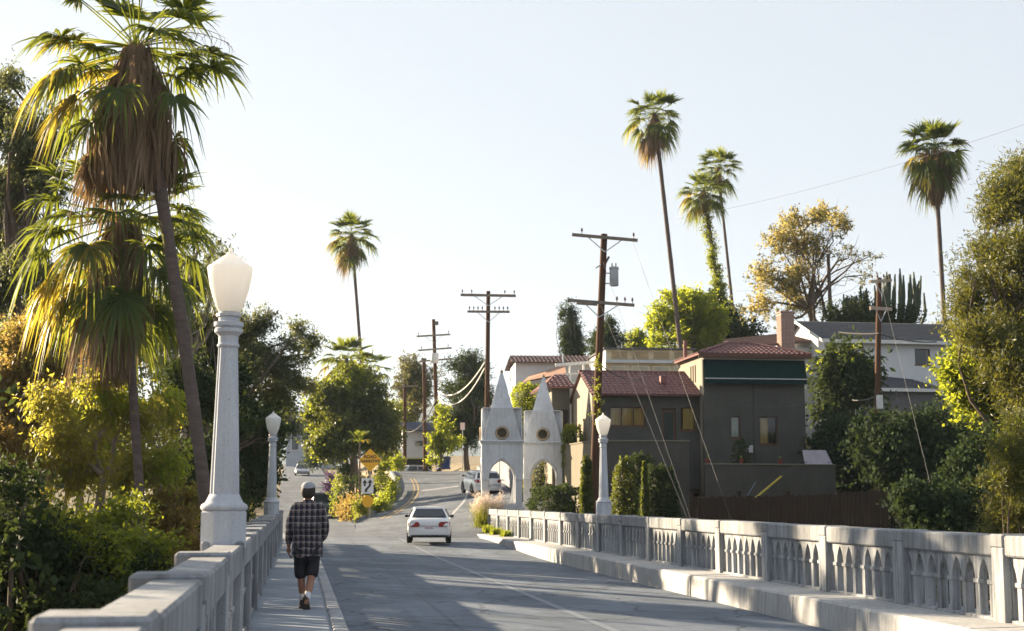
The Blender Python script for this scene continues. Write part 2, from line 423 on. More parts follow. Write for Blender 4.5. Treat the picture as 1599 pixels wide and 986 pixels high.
# bridge carriageway
br_l = [B(s, T_WALK, 0.0) for s in np.linspace(-8, S_END, 60)]
br_r = [B(s, T_LEDGE, gutter(s)) for s in np.linspace(-8, S_END, 60)]
M0 = B(S_END, 2.4, 0.0); TIP = P(553, 817, 84)
lf_l = interp_line([B(S_END, T_WALK, 0.0), B(72, -1.3, .05), B(85, -1.6, .25), B(102, -1.6, .45), B(130, -1.6, 1.9), B(178, -1.8, 4.7), B(230, -2, 7.2), B(300, -2, 9)], 80)
lf_r = interp_line([M0, B(72, 2.9, .1), TIP, B(102, 3.6, .5), B(130, 3.7, 1.9), B(178, 3.4, 4.7), B(230, 3.2, 7.2), B(300, 3.2, 9)], 80)
rt_l = interp_line([M0, B(72, 2.9, .1), TIP, P(583, 803, 89), P(607, 788, 95), P(621, 768, 101), P(619, 750, 108), P(608, 737, 116), P(590, 741, 132), P(560, 752, 160)], 90)
rt_r = interp_line([B(S_END, T_LEDGE, 0), P(770, 808, 71), P(793, 790, 78), P(797, 772, 86), P(790, 760, 94), P(772, 750, 101), P(748, 742, 108), P(724, 736, 116), P(690, 741, 132), P(640, 752, 160)], 90)

def strip(name, l, r, mat, cols=6):
    mb = MB(); rings = []
    for a, b in zip(l, r): rings.append([a.lerp(b, j/cols) for j in range(cols+1)])
    n = cols + 1; vs = [p for q in rings for p in q]; fs = []
    for i in range(len(rings)-1):
        for j in range(cols):
            fs.append((i*n+j, i*n+j+1, (i+1)*n+j+1, (i+1)*n+j))
    mb.add(vs, fs); o = mb.obj(name, mat, smooth=True); o['kind'] = 'structure'; return o
road = strip('bridge_road', br_l, br_r, M['asphalt'])
road_l = strip('side_road', lf_l, lf_r, M['asphalt2'])
road_r = strip('hill_road', rt_l, rt_r, M['asphalt2'])
def marking(name, l, r, f0, f1, i0, i1, mat, parent, lift=0.006, drift=0.0):
    mb = MB(); n = 0; vs = []; fs = []
    for i in range(i0, i1+1):
        k = (i-i0)/max(1, i1-i0)*drift
        for f in (f0+k, f1+k):
            vs.append(l[i].lerp(r[i], f) + Vector((0, 0, lift)))
    for i in range(i1-i0): fs.append((2*i, 2*i+1, 2*i+3, 2*i+2))
    mb.add(vs, fs); return mb.obj(name, mat, parent)
marking('lane_seam', br_l, br_r, .505, .525, 1, 59, M['old_line'], road)
marking('tar_seam', br_l, br_r, .215, .221, 1, 59, M['asphalt2'], road, .004)
marking('yellow_line', rt_l, rt_r, .165, .183, 21, 60, M['yellow_line'], road_r)
marking('yellow_line', rt_l, rt_r, .205, .223, 21, 60, M['yellow_line'], road_r)
marking('edge_line', rt_l, rt_r, .66, .68, 10, 52, M['white_line'], road_r)
marking('stop_bar', rt_l, rt_r, .25, .62, 47, 48, M['white_line'], road_r)
# chalked survey marks on the carriageway
for k in range(7):
    c = B(33.5 + 0.25*math.sin(k*2.1), 5.55 + k*0.28, 0)
    s_, t_ = ST(c.x, c.y); z = gutter(s_)*(t_ - T_WALK)/(T_LEDGE - T_WALK) + 0.008
    a = B(s_ - .22, t_ - .05, z); b = B(s_ + .2, t_ + .18*(-1)**k, z)
    d = (b-a).normalized(); q = Vector((-d.y, d.x, 0))*.03
    MB().add([a-q, a+q, b+q, b-q], [(0, 1, 2, 3)]).obj('chalk_mark', M['white_line'], road)

# ================================================================ terrain
_rd = []
for l, r in ((lf_l, lf_r), (rt_l, rt_r)):
    for a, b in zip(l[::2], r[::2]):
        c = (a+b)/2; _rd.append((c.x, c.y, min(a.z, b.z), (a-b).length/2))
RD = np.array(_rd)
def terrain(x, y):
    x = np.asarray(x, float); y = np.asarray(y, float)
    s, t = x*DX + y*DY, x*NX + y*NY
    edge = np.where(t > 4, 46 - 8*sm(9, 20, t), 55.0)
    plateau = sm(edge, edge + 12, s)
    h = -9.0 + 8.6*plateau
    h = h + np.clip(s - 70, 0, 190)*0.045*sm(66, 90, s)
    h = h + 2.2*sm(9, 13, t)*plateau*sm(60, 68, s)
    # east slope: house knoll and the hill behind it
    hill = 4.6*sm(15, 34, x)*sm(34, 74, y) + 2.6*sm(9.5, 13, x)*sm(78, 90, y) + 5.0*sm(20, 40, x)*sm(94, 110, y)
    h = h + hill
    # bank above the hill road
    h = h + 4.5*sm(0.0, 9.0, x - (-1.0) - 0.25*np.clip(90 - y, -60, 0)*-1*0.3)*sm(84, 96, y)*(1 - sm(9, 14, x))
    h = h - 3.0*sm(-14, -26, -(-x))*0
    h = h + np.where(t < -3, -5.0*sm(3, 20, -t)*sm(58, 66, s)*(1 - sm(100, 160, s)), 0)
    # far side: gently falling basin
    h = h - 6*sm(200, 420, y)
    # keep the ground just under the roads
    shp = h.shape; xf, yf, hf = x.ravel(), y.ravel(), h.ravel()
    out = hf.copy()
    for k in range(0, len(xf), 4000):
        dx = xf[k:k+4000, None] - RD[None, :, 0]; dy = yf[k:k+4000, None] - RD[None, :, 1]
        d = np.sqrt(dx*dx + dy*dy); dd = d - RD[None, :, 3]
        i = dd.argmin(1); m = dd[np.arange(len(i)), i]
        w = 1 - sm(1.0, 6.0, m)
        out[k:k+4000] = hf[k:k+4000]*(1-w) + (RD[i, 2] - 0.22)*w
    return out.reshape(shp)
def th(x, y): return float(terrain(np.array([x]), np.array([y]))[0])
gx = np.concatenate([np.linspace(-1800, -90, 20, endpoint=False), np.linspace(-90, -40, 26, endpoint=False), np.linspace(-40, 50, 120), np.linspace(52, 110, 26), np.linspace(150, 1800, 20)])
gy = np.concatenate([np.linspace(-120, -4, 16, endpoint=False), np.linspace(-4, 135, 170), np.linspace(139, 320, 40), np.linspace(360, 5200, 24)])
GX, GY = np.meshgrid(gx, gy); GZ = terrain(GX, GY)
GZ += RNG.normal(0, 0.05, GZ.shape)*(GY < 135)
GZ = np.minimum(GZ, np.where((GY < 75), GZ, GZ))
nx_, ny_ = len(gx), len(gy)
idx = np.arange(nx_*ny_).reshape(ny_, nx_)
quads = np.stack([idx[:-1, :-1], idx[:-1, 1:], idx[1:, 1:], idx[1:, :-1]], -1).reshape(-1, 4)
m, nt, b = _nt('hillside_ground')
co = wcoords(nt)
col = ramp(nt, noise(nt, co, 0.25, 5), [(0.35, (0.10, 0.085, 0.05)), (0.5, (0.20, 0.15, 0.08)), (0.7, (0.13, 0.12, 0.06))])
col = mixc(nt, 0.4, col, ramp(nt, noise(nt, co, 6, 4), [(0.3, (0.15,)*3), (0.7, (0.8,)*3)]), 'OVERLAY')
nt.links.new(col, b.inputs['Base Color']); b.inputs['Roughness'].default_value = 0.95
bump(nt, b, noise(nt, co, 9, 5), 0.6, 0.05)
M['ground'] = m
ground = link('ground', np_mesh('ground', np.stack([GX.ravel(), GY.ravel(), GZ.ravel()], 1), quads, 4, M['ground'], True), kind='structure')

# far ridge
def ridge(name, y0, xs, fn, mat, depth):
    vs = []; n = len(xs)
    for k, q in enumerate((0, .35, .7, 1.0, 1.6)):
        for x in xs:
            top = fn(x)
            prof = (0, .45, .82, 1.0, .5)[k]
            wob = 1 + (0.10*math.sin(x*.011 + k*1.7) + 0.07*math.sin(x*.027 + k*3.1) if 0 < k < 3 else 0)
            vs.append((x, y0 + q*depth + 30*math.sin(x*.004 + k), -8 + (top+8)*prof*wob))
    idx = np.arange(5*n).reshape(5, n)
    qd = np.stack([idx[:-1, :-1], idx[:-1, 1:], idx[1:, 1:], idx[1:, :-1]], -1).reshape(-1, 4)
    return link(name, np_mesh(name, np.array(vs), qd, 4, mat, True), kind='structure')
M['hill'] = simple('chaparral_hill', (0.07, 0.075, 0.045), (0.15, 0.13, 0.08), 0.02, 0.95, 0)
def hfn(x):
    e = 235 + 45*math.sin(x*.0021 + .4) + 20*math.sin(x*.0067) + 9*math.sin(x*.019) + 4*math.sin(x*.047)
    return e
ridge('hills', 2700, np.linspace(-2300, 2300, 150), hfn, M['hill'], 520)

# ================================================================ bridge deck, walk, ledge
def slab_strip(name, s0, s1, t0, t1, z0, z1, mat):
    mb = MB(); rr = [[B(s, t0, z0), B(s, t1, z0), B(s, t1, z1), B(s, t0, z1)] for s in (s0, s1)]
    mb.rings(rr); return mb.obj(name, mat)
deck = slab_strip('bridge_deck', -8.2, S_END, -1.15, 9.45, -1.25, -0.30, M['conc']); deck['kind'] = 'structure'
for s in (2, 14, 26, 38, 50):      # open spandrel piers under the deck
    for t in (-.6, 4.2, 8.9):
        mb = MB(); c = B(s, t); mb.box(-.45, .45, -.45, .45, -10.5, -1.2)
        mb.obj('pier', M['conc'], deck, loc=(c.x, c.y, 0), rot=(0, 0, AX))
abut = slab_strip('abutment_apron', S_END - .02, 68.6, T_LEDGE + .75, 9.45, -2.0, .10, M['conc']); abut['kind'] = 'structure'

walk = slab_strip('sidewalk', -8, 68, -.62, T_WALK - .20, -.298, .128, M['walk']); walk['kind'] = 'structure'
SL = 1.52
mb = MB(); mb.box(-.83/2 - .10, .83/2 + .10, 0, SL - .014, 0, .026, .006)
slab_me = mb.mesh('paving_slab', M['walk'])
n_sl = int(75/SL)
for i in range(n_sl):
    c = B(-7.5 + i*SL, -.09, .124 + random.uniform(-.002, .003))
    link('paving_slab', slab_me, None, walk, loc=c, rot=(0, 0, AX))
mb = MB(); mb.box(-.095, .095, 0, 3.04 - .012, -.45, .025, .02); kerb_me = mb.mesh('kerb_stone', M['conc'])
for i in range(25):
    c = B(-8 + i*3.04, T_WALK - .10, .127 + random.uniform(-.003, .003))
    link('kerb_stone', kerb_me, None, walk, loc=c, rot=(0, 0, AX))

# broad raised ledge under the east parapet, cast in lengths
ledge = thing('ledge', 'broad raised pale concrete kerb running under the parapet opposite the sidewalk', 'kerb', B(0, 0))
del ledge['category']; ledge['kind'] = 'structure'
for i in range(24):
    s0 = -8 + i*3.07; s1 = s0 + 3.07 - .012
    if s0 > 64: break
    dz = random.uniform(-.006, .006); dt = random.uniform(-.012, .012)
    t0, t1 = T_LEDGE - .0 + dt, 9.5
    mb = MB(); b_ = .03
    rr = []
    for s in (s0, s1):
        zb = gutter(s) - .25
        rr.append([B(s, t0 - .03, zb), B(s, t0, .15 + dz - b_), B(s, t0 + b_, .15 + dz), B(s, t1, .17 + dz), B(s, t1, zb)])
    mb.rings(rr); mb.obj('ledge_length', M['conc_white'], ledge)
# rounded end of the ledge where the hill road begins
mb = MB(); ring0 = []; ring1 = []
for k in range(9):
    a = math.pi*.5*k/8
    ring0.append(B(65.66 + 1.6*math.sin(a), 9.4 - 1.36*math.cos(a), -.5)); ring1.append(B(65.66 + 1.55*math.sin(a), 9.4 - 1.33*math.cos(a), .16))
ring0.append(B(65.66, 9.4, -.5)); ring1.append(B(65.66, 9.4, .16))
mb.rings([ring0, ring1]); mb.obj('ledge_end', M['conc_white'], ledge)

# ================================================================ parapets
BAY = 3.07; RAIL_Z0, RAIL_Z1 = .835, 1.10
CLEAR = BAY - .34
holes = []
pit = CLEAR/7.0
for k in range(6):
    holes.append(gothic(-CLEAR/2 + pit*(k+1), pit*.36, .05, .50, .785))
for sgn in (-1, 1):
    g = gothic(sgn*CLEAR/2, pit*.36, .05, .50, .785)
    e = sgn*(CLEAR/2 - .012)
    holes.append([(max(x, -CLEAR/2 + .012), z) if sgn < 0 else (min(x, CLEAR/2 - .012), z) for x, z in g])
# (a half opening against each post)
for sgn in (-1, 1):
    h = holes[6 if sgn < 0 else 7]; e = sgn*(CLEAR/2 - .012)
    q = [];
    for p in h:
        if not q or (abs(p[0]-q[-1][0]) + abs(p[1]-q[-1][1])) > 1e-4: q.append(p)
    # drop the run of clamped points between the ends
    keep = [p for p in q if abs(p[0]-e) > 1e-4]
    zt = max(p[1] for p in h) - .03
    keep = sorted(keep, key=lambda p: p[1])
    holes[6 if sgn < 0 else 7] = [(e, .05)] + keep + [(e, zt)]
panel_me = plate('panel', rect(-CLEAR/2, CLEAR/2, 0, .84), holes, .12, .006, M['conc'])
mb = MB()
for k in range(7):
    x = -CLEAR/2 + pit*(k + .5)
    mb.box(x - pit*.20, x + pit*.20, -.082, .082, .455, .515, .008)
cap_me = mb.mesh('colonnette_capitals', M['conc'])
one_cap = MB().box(-pit*.20, pit*.20, -.082, .082, .455, .515, .008).mesh('capital', M['conc'])
rail_me = MB().box(-CLEAR/2 - .01, CLEAR/2 + .01, -.20, .20, RAIL_Z0, RAIL_Z1, .022).mesh('rail', M['conc_top'])
post_me = MB().box(-.16, .16, -.215, .215, -.12, RAIL_Z1 - .16, .012).mesh('post', M['conc'])
cap2_me = MB().box(-.172, .172, -.225, .225, RAIL_Z1 - .16, RAIL_Z1 + .012, .02).mesh('post_cap', M['conc_top'])
plinth_me = MB().box(-CLEAR/2 - .02, CLEAR/2 + .02, -.155, .155, -.15, .045, .01).mesh('plinth', M['conc'])
def parapet(label, t, s_first, n, z):
    root = thing('bridge_parapet', label, 'parapet', B(s_first, t, z), 0)
    ang = R(90) + AX
    o0 = B(s_first, t)
    for i in range(n + 1):
        s = s_first + i*BAY; q = B(s, t) - o0
        p = link('post', post_me, None, root, loc=q, rot=(0, 0, ang), scale=(1, .93, 1) if t < 0 else (1, 1, 1))
        c = link('post_cap', cap2_me, None, p, loc=(0, 0, random.uniform(-.006, .006) + (.02 if t < 0 else 0)), scale=(1.1, 1.02, 1) if t < 0 else (1, 1, 1))
        if i < n:
            q = B(s + BAY/2, t) - o0
            pn = link('panel', panel_me, None, root, loc=q + B(0, -.06 if t > 4 else .06), rot=(0, 0, ang))
            for k in range(7):
                if t > 4 or i > 2:
                    link('capital', one_cap, None, pn, loc=(-CLEAR/2 + pit*(k + .5), 0, 0))
            link('rail', rail_me, None, root, loc=q + (B(0, .055) if t < 0 else Vector()) + Vector((0, 0, random.uniform(-.005, .005))), rot=(0, 0, ang), scale=(1, .74, 1) if t < 0 else (1, 1, 1))
            link('plinth', plinth_me, None, root, loc=q, rot=(0, 0, ang))
    return root
S_R, S_L = 17.2 - 3*BAY, 14.72 - 6*BAY
parapet('long pale concrete parapet with pointed arch openings, standing on the raised ledge', 9.03, S_R, 19, .15)
parapet('weathered concrete parapet with blocky post caps beside the narrow sidewalk', -.72, S_L, 20, .15)

# ================================================================ lamp posts
def globe_mat():
    m, nt, b = _nt('frosted_lamp_glass')
    f = noise(nt, coords(nt, 'Object', (1, 1, .5)), 3, 4)
    col = ramp(nt, f, [(0.3, (0.82, 0.82, 0.79)), (0.7, (0.88, 0.88, 0.86))])
    nt.links.new(col, b.inputs['Base Color']); b.inputs['Roughness'].default_value = 0.25
    tr = N(nt, 'ShaderNodeBsdfTranslucent'); tr.inputs[0].default_value = (0.97, 0.96, 0.94, 1)
    mx = N(nt, 'ShaderNodeMixShader'); mx.inputs[0].default_value = 0.40
    nt.links.new(b.outputs[0], mx.inputs[1]); nt.links.new(tr.outputs[0], mx.inputs[2])
    nt.links.new(mx.outputs[0], nt.nodes['Material Output'].inputs[0]); return m
M['globe'] = globe_mat()
lamp_parts = None
def lamp(label, s, t):
    global lamp_parts
    root = thing('street_lamp', label, 'street lamp', B(s, t, .15 + RAIL_Z1 + .03), AX, 'ornate lamp posts on the bridge parapets')
    if lamp_parts is None:
        pd = MB().lathe([(.238, -.06), (.238, .29), (.225, .305)], 8, rot=R(22.5)).mesh('pedestal', M['conc_paint'])
        bm_ = MB().lathe([(.20, .30), (.228, .315), (.236, .34), (.225, .368), (.19, .388), (.172, .42), (.150, .47)], 32).mesh('base_moulding', M['conc_paint'], True)
        prof = [(.146 - .048*(q**1.1), .46 + 1.50*q) for q in np.linspace(0, 1, 12)]
        sh = MB().lathe(prof, 32, flute=.075, fl_n=16).mesh('shaft', M['conc_paint'])
        cp = MB().lathe([(.098, 1.955), (.112, 1.965), (.112, 1.985), (.100, 2.0), (.100, 2.07), (.118, 2.095), (.142, 2.11), (.142, 2.145), (.125, 2.155), (.15, 2.175), (.15, 2.215), (.105, 2.225), (.105, 2.27)], 32).mesh('capital', M['conc_paint'], True, 30)
        cl = MB().lathe([(.10, 2.27), (.126, 2.275), (.126, 2.30), (.11, 2.31), (.10, 2.33)], 24).mesh('collar', M['metal_galv'])
        gl = MB().lathe([(.105, 2.32), (.13, 2.36), (.165, 2.45), (.20, 2.57), (.222, 2.69), (.232, 2.77), (.226, 2.79), (.17, 2.83), (.10, 2.885), (.055, 2.915), (.035, 2.93)], 16, rot=R(11.25)).mesh('globe', M['globe'], True, 28)
        fn = MB().lathe([(.036, 2.925), (.03, 2.945), (.012, 2.955), (.02, 2.972), (.004, 2.995)], 12).mesh('finial', M['globe'], True)
        bl = MB().lathe([(.03, 2.33), (.03, 2.42), (.055, 2.50), (.06, 2.56), (.04, 2.62), (.01, 2.64)], 14).mesh('bulb', simple('lamp_bulb', (.5, .48, .42), None, 3, .3), True)
        lamp_parts = [('pedestal', pd), ('base_moulding', bm_), ('shaft', sh), ('capital', cp), ('collar', cl), ('globe', gl), ('finial', fn), ('bulb', bl)]
    gl_o = None
    for n_, me in lamp_parts:
        o = link(n_, me, None, root if n_ not in ('finial', 'bulb') else gl_o)
        if n_ == 'globe': gl_o = o
    return root
lamp('tall fluted white lamp post whose frosted globe stands against the palm trees', S_L + 6*BAY, -.72)
lamp('white lamp post on the sidewalk parapet, seen against dark trees beside the walking person', S_L + 15*BAY, -.72)
lamp('white lamp post on the arched parapet in front of the dark green house', S_R + 11*BAY, 9.03)
# ================================================================ gate towers at the bridge end
def gate_tower(label, c, rz):
    root = thing('gate_tower', label, 'gate tower', c, rz, 'gothic gate towers at the bridge end')
    hw = .97; g = M['gate']
    MB().box(-hw-.10, hw+.10, -hw-.10, hw+.10, -1.6, -.08, .02).obj('base', g, root)
    MB().box(-hw-.04, hw+.04, -hw-.04, hw+.04, -.08, .05, .015).obj('plinth', g, root)
    low = plate('arch_wall', rect(-hw, hw, .05, 2.92), [gothic(0, .63, .09, 1.22, 2.14, 10)], .24, .012, g)
    hood = MB()
    ga = gothic(0, .70, 1.22, 1.22, 2.26, 10)[2:]
    hood.tube([(x, 0, z) for x, z in ga], .045, 6); hood = hood.mesh('hood_mould', g)
    MB().box(-.52, .52, -.52, .52, 3.10, 4.55).obj('core', M['gate_tan'], root)  # added block; its tan paints the lit interior behind the round openings
    up = plate('upper_wall', rect(-hw+.04, hw-.04, 3.06, 4.60), [circle(0, 3.42, .23)], .16, .01, g)
    tri = plate('gable_face', [(-.93, 3.06), (.93, 3.06), (.53, 4.62), (-.53, 4.62)], [circle(0, 3.42, .25)], .07, .006, g)
    ringm = MB()
    for rr, yy in (((.25, .34), 0),):
        rings = [[(r_*math.cos(a), y_, 3.42 + r_*math.sin(a)) for r_, y_ in ((.235, -.05), (.235, -.13), (.30, -.13), (.33, -.05))] for a in np.linspace(0, 2*math.pi, 25)[:-1]]
        n = 4; vs = [p for q in rings for p in q]; fs = []
        for i in range(24):
            for j in range(4): fs.append((i*n+j, i*n+(j+1) % 4, ((i+1) % 24)*n+(j+1) % 4, ((i+1) % 24)*n+j))
        ringm.add(vs, fs)
    ring_me = ringm.mesh('round_frame', M['gate_tan'], True)
    imp = MB().box(-hw-.03, -.60, -.16, .10, 1.17, 1.25, .01).box(.60, hw+.03, -.16, .10, 1.17, 1.25, .01)
    for k in range(4):
        a = R(90*k); d = hw - .12
        lp = (d*math.sin(a), -d*math.cos(a), 0)
        w = link('arch_wall', low, None, root, loc=lp, rot=(0, 0, a), scale=(1 if k % 2 == 0 else .75, 1, 1))

        link('hood_mould', hood, None, w, loc=(0, -.125, 0))
        for sx in (-1, 1):
            MB().box(sx*.80-.18, sx*.80+.18, -.155, .155, 1.18, 1.25, .012).obj('impost', g, w)
        d = hw - .30; lp = (d*math.sin(a), -d*math.cos(a), 0)
        w2 = link('upper_wall', up, None, root, loc=lp, rot=(0, 0, a), scale=(1 if k % 2 == 0 else .62, 1, 1))
        d = hw - .12
        t_ = link('gable_face', tri, None, root, loc=((d+.09)*math.sin(a), -(d+.09)*math.cos(a), 0), rot=(0, 0, a))
        link('round_frame', ring_me, None, t_)
    MB().box(-hw-.11, hw+.11, -hw-.11, hw+.11, 2.98, 3.07, .03).obj('string_course', g, root)
    MB().box(-hw-.05, hw+.05, -hw-.05, hw+.05, 2.90, 2.98, .015).obj('string_course', g, root)
    MB().box(-hw+.05, hw-.05, -hw+.05, hw-.05, 4.58, 4.63, .01).obj('shoulder_cap', g, root)
    sp = MB(); sp.rings([[(-w, -w, z), (w, -w, z), (w, w, z), (-w, w, z)] for w, z in ((.535, 4.60), (.27, 5.62), (.055, 6.38))])
    s_ = sp.obj('spire', g, root)
    MB().lathe([(.05, 6.36), (.085, 6.40), (.085, 6.45), (.04, 6.50), (.02, 6.54)], 10).obj('finial', M['gate_tan'], s_)
    return root
M['gate_tan'] = concrete('gate_weathered_trim', (.42, .33, .22), (.3, .23, .15), (.18, .13, .09), streak=.3)
c1 = P(783, 789, 69.0); gate_tower('pale gothic tower with pointed arch beside the parked white car', (c1.x, c1.y, c1.z), R(2))
c2 = P(849, 786, 72.5); gate_tower('pale gothic tower with pointed arch and spire beside the low clipped hedge', (c2.x, c2.y, c2.z), R(-3))

# ================================================================ houses
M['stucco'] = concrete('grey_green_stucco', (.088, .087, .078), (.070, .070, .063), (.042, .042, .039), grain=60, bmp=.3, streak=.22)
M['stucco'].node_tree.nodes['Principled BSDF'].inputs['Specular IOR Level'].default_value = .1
M['stucco_lit'] = simple('terrace_stucco', (.15, .135, .10), (.175, .155, .115), 1.5, .92, .25)  # house stucco lightened, putting sunlight into the angled terrace end
M['stucco_cream'] = simple('warm_stucco', (.26, .225, .175), (.22, .19, .15), 1.5, .9, .2)  # same house stucco, brightened to paint sunlight on the left-facing walls
M['stucco_white'] = simple('white_stucco', (.62, .63, .64), (.55, .56, .57), 1.2, .9, .2)
M['cream_old'] = simple('stained_cream_siding', (.60, .54, .38), (.42, .34, .22), .9, .9, .2, stretch=(1, 1, 2))
M['tile'] = simple('red_clay_tile', (.20, .095, .085), (.135, .065, .065), 2.6, .75, .5)
M['tile_dark'] = simple('dark_clay_tile', (.14, .085, .08), (.10, .07, .07), 2, .8, .4)
M['shingle'] = simple('dark_shingle', (.065, .068, .078), (.095, .097, .105), 5, .9, .4)
M['brick'] = simple('red_brick', (.25, .145, .12), (.32, .20, .165), 5, .9, .4)
M['mortar'] = simple('mortar', (.4, .36, .31), None, 6, .95, .3)
M['awning'] = simple('green_canvas', (.006, .024, .023), (.009, .030, .029), 3, .9, .1, spec=.05)
M['trim_white'] = simple('white_trim', (.68, .68, .66), None, 3, .7)
M['frame_brown'] = simple('brown_window_frame', (.075, .038, .022), (.10, .05, .03), 5, .7)
M['curtain'] = simple('ochre_curtain', (.80, .55, .20), (.60, .38, .13), 2.5, .9, 0, stretch=(8, 8, .3))  # ochre cloth paints the amber reflection of sunlit trees in the glass
M['curtain_pale'] = simple('pale_blind', (.72, .76, .66), (.55, .60, .52), 3, .9)
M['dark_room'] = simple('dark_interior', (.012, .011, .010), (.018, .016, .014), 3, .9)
M['glass'] = glassmat('window_glass')
M['seeglass'] = seeglass('clear_pane')

def tiled_slope(name, e0, e1, r0, r1, parent, mat, pitch=.26, course=.38, amp=.055):
    """barrel-tile slope between eave e0-e1 and ridge r0-r1 (world-local points)"""
    e0, e1, r0, r1 = map(Vector, (e0, e1, r0, r1))
    ex = (e1-e0); L = ex.length; ex.normalize()
    nrm = ex.cross((r0+r1)/2 - (e0+e1)/2).normalized()
    if nrm.z < 0: nrm = -nrm
    up = nrm.cross(ex)
    if up.z < 0: up = -up
    def loc(p): d = p - e0; return d.dot(ex), d.dot(up)
    a0, b0 = loc(r0); a1, b1 = loc(r1); H = max(b0, b1)
    k = 6; ncol = int(L/pitch)*k; vs = []; rows = []
    def bmax(a):
        if a < a0: return H*a/max(a0, 1e-6)
        if a > a1: return H*(L-a)/max(L-a1, 1e-6)
        return b0 + (b1-b0)*((a-a0)/max(a1-a0, 1e-6))
    nc = max(2, int(H/course)); grid = []
    for i in range(ncol+1):
        a = L*i/ncol; ph = (i % k)/k
        hgt = amp*abs(math.sin(math.pi*ph)) * 1.0
        bm_ = bmax(a); col = []
        for j in range(nc):
            for q, lift in ((0.0, .028), (.999, 0.0)):
                b_ = min((j+q)*course*(H/(nc*course)), bm_)
                col.append(e0 + ex*a + up*b_ + nrm*(hgt + lift))
        grid.append(col)
    n = len(grid[0]); fs = []
    vs = [p for c in grid for p in c]
    for i in range(ncol):
        for j in range(n-1): fs.append((i*n+j, (i+1)*n+j, (i+1)*n+j+1, i*n+j+1))
    mb = MB(); mb.add(vs, fs)
    # soffit sheet under the tiles
    mb.add([e0 - nrm*.05, e1 - nrm*.05, r1 - nrm*.05, r0 - nrm*.05], [(0, 1, 2, 3)])
    mb.add([e0 - nrm*.05, e1 - nrm*.05, e1 + nrm*.05, e0 + nrm*.05], [(0, 1, 2, 3)])
    o = mb.obj(name, mat, parent, smooth=True, auto=50)
    o['kind'] = 'stuff'; return o

def window(parent, x0, x1, z0, z1, y, frame_m, n_pane=1, window_backing=None, c_frac=(0, 1), depth=.10, fw=.05, sill=True):
    """window in a wall facing local -Y at depth y"""
    fr = MB()
    fr.box(x0, x1, y, y+depth, z0, z0+fw).box(x0, x1, y, y+depth, z1-fw, z1)
    fr.box(x0, x0+fw, y+.002, y+depth-.002, z0+fw, z1-fw).box(x1-fw, x1, y+.002, y+depth-.002, z0+fw, z1-fw)
    w = fr.obj('window', frame_m, parent)
    for k in range(1, n_pane):
        xc = x0 + (x1-x0)*k/n_pane
        MB().box(xc-fw*.5, xc+fw*.5, y+.004, y+depth-.004, z0+fw, z1-fw).obj('mullion', frame_m, w)
    for k in range(n_pane):
        a = x0 + (x1-x0)*k/n_pane + fw*.5; b = x0 + (x1-x0)*(k+1)/n_pane - fw*.5
        MB().box(a, b, y+depth*.45, y+depth*.55, z0+fw*.9, z1-fw*.9).obj('pane', M['seeglass'], w)
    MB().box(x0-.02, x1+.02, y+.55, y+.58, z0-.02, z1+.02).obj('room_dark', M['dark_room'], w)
    if window_backing:
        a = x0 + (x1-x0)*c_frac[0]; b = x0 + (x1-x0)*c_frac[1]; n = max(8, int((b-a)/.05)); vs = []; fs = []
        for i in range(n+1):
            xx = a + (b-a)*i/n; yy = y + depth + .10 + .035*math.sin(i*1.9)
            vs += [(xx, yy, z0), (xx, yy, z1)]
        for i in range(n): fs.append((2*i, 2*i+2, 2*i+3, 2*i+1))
        MB().add(vs, fs).obj('curtain', window_backing, w, smooth=True)  # wavy sheet behind the panes; the ochre one carries a painted reflection
    if sill: MB().box(x0-.06, x1+.06, y-.06, y+.02, z0-.07, z0-.003, .01).obj('sill', frame_m, w)
    return w

# ---- the dark stucco house with red tile roofs
K = 70/F_PX*1.0
hp = P(926, 700, 70.0)
H = thing('stucco_house', 'dark grey green stucco house with red tile roofs and a green awning', 'house', (hp.x, hp.y, 0), R(8))
def hz(v, y=70.0): return P(900, v, y).z
st = M['stucco']
# low wing: front wall with openings
w_tri = (.86, 2.66, hz(665), hz(635)); w_door = (3.48, 4.2, 2.6, hz(637)); w_sm = (4.42, 5.2, hz(671), hz(635))
zE = hz(616)
front = plate('front_wall', rect(0, 5.5, 2.2, zE), [rect(*w_tri), rect(*w_door), rect(*w_sm)], .2, .004, st)
link('front_wall', front, None, H, loc=(0, .1, 0))
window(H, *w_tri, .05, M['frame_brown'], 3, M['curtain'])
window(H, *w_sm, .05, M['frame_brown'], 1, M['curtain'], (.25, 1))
d_ = MB().box(w_door[0], w_door[1], .10, .15, w_door[2], w_door[3]).obj('door', M['frame_brown'], H)
MB().box(w_door[0]+.15, w_door[1]-.12, .09, .098, 3.6, w_door[3]-.18).obj('door_glass', M['glass'], d_)
zR = hz(584, 73.2)
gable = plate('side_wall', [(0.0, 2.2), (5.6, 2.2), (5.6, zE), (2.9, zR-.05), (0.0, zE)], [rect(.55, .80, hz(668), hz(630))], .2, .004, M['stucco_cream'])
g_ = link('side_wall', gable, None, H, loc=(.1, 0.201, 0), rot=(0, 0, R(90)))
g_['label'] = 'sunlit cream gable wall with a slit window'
MB().box(.18, .24, .7, 1.1, hz(670), hz(628)).obj('slit_window', M['glass'], H)
tiled_slope('roof_tiles', (-.12, -.38, zE-.03), (5.5, -.38, zE-.03), (-.12, 2.9, zR+.05), (5.5, 2.9, zR+.05), H, M['tile'])
tiled_slope('roof_tiles', (5.5, 6.1, zE-.03), (-.12, 6.1, zE-.03), (5.5, 2.9, zR+.05), (-.12, 2.9, zR+.05), H, M['tile'])
MB().tube([(-.14, 2.9, zR+.09), (5.5, 2.9, zR+.09)], .09, 8).obj('ridge_tiles', M['tile'], H)
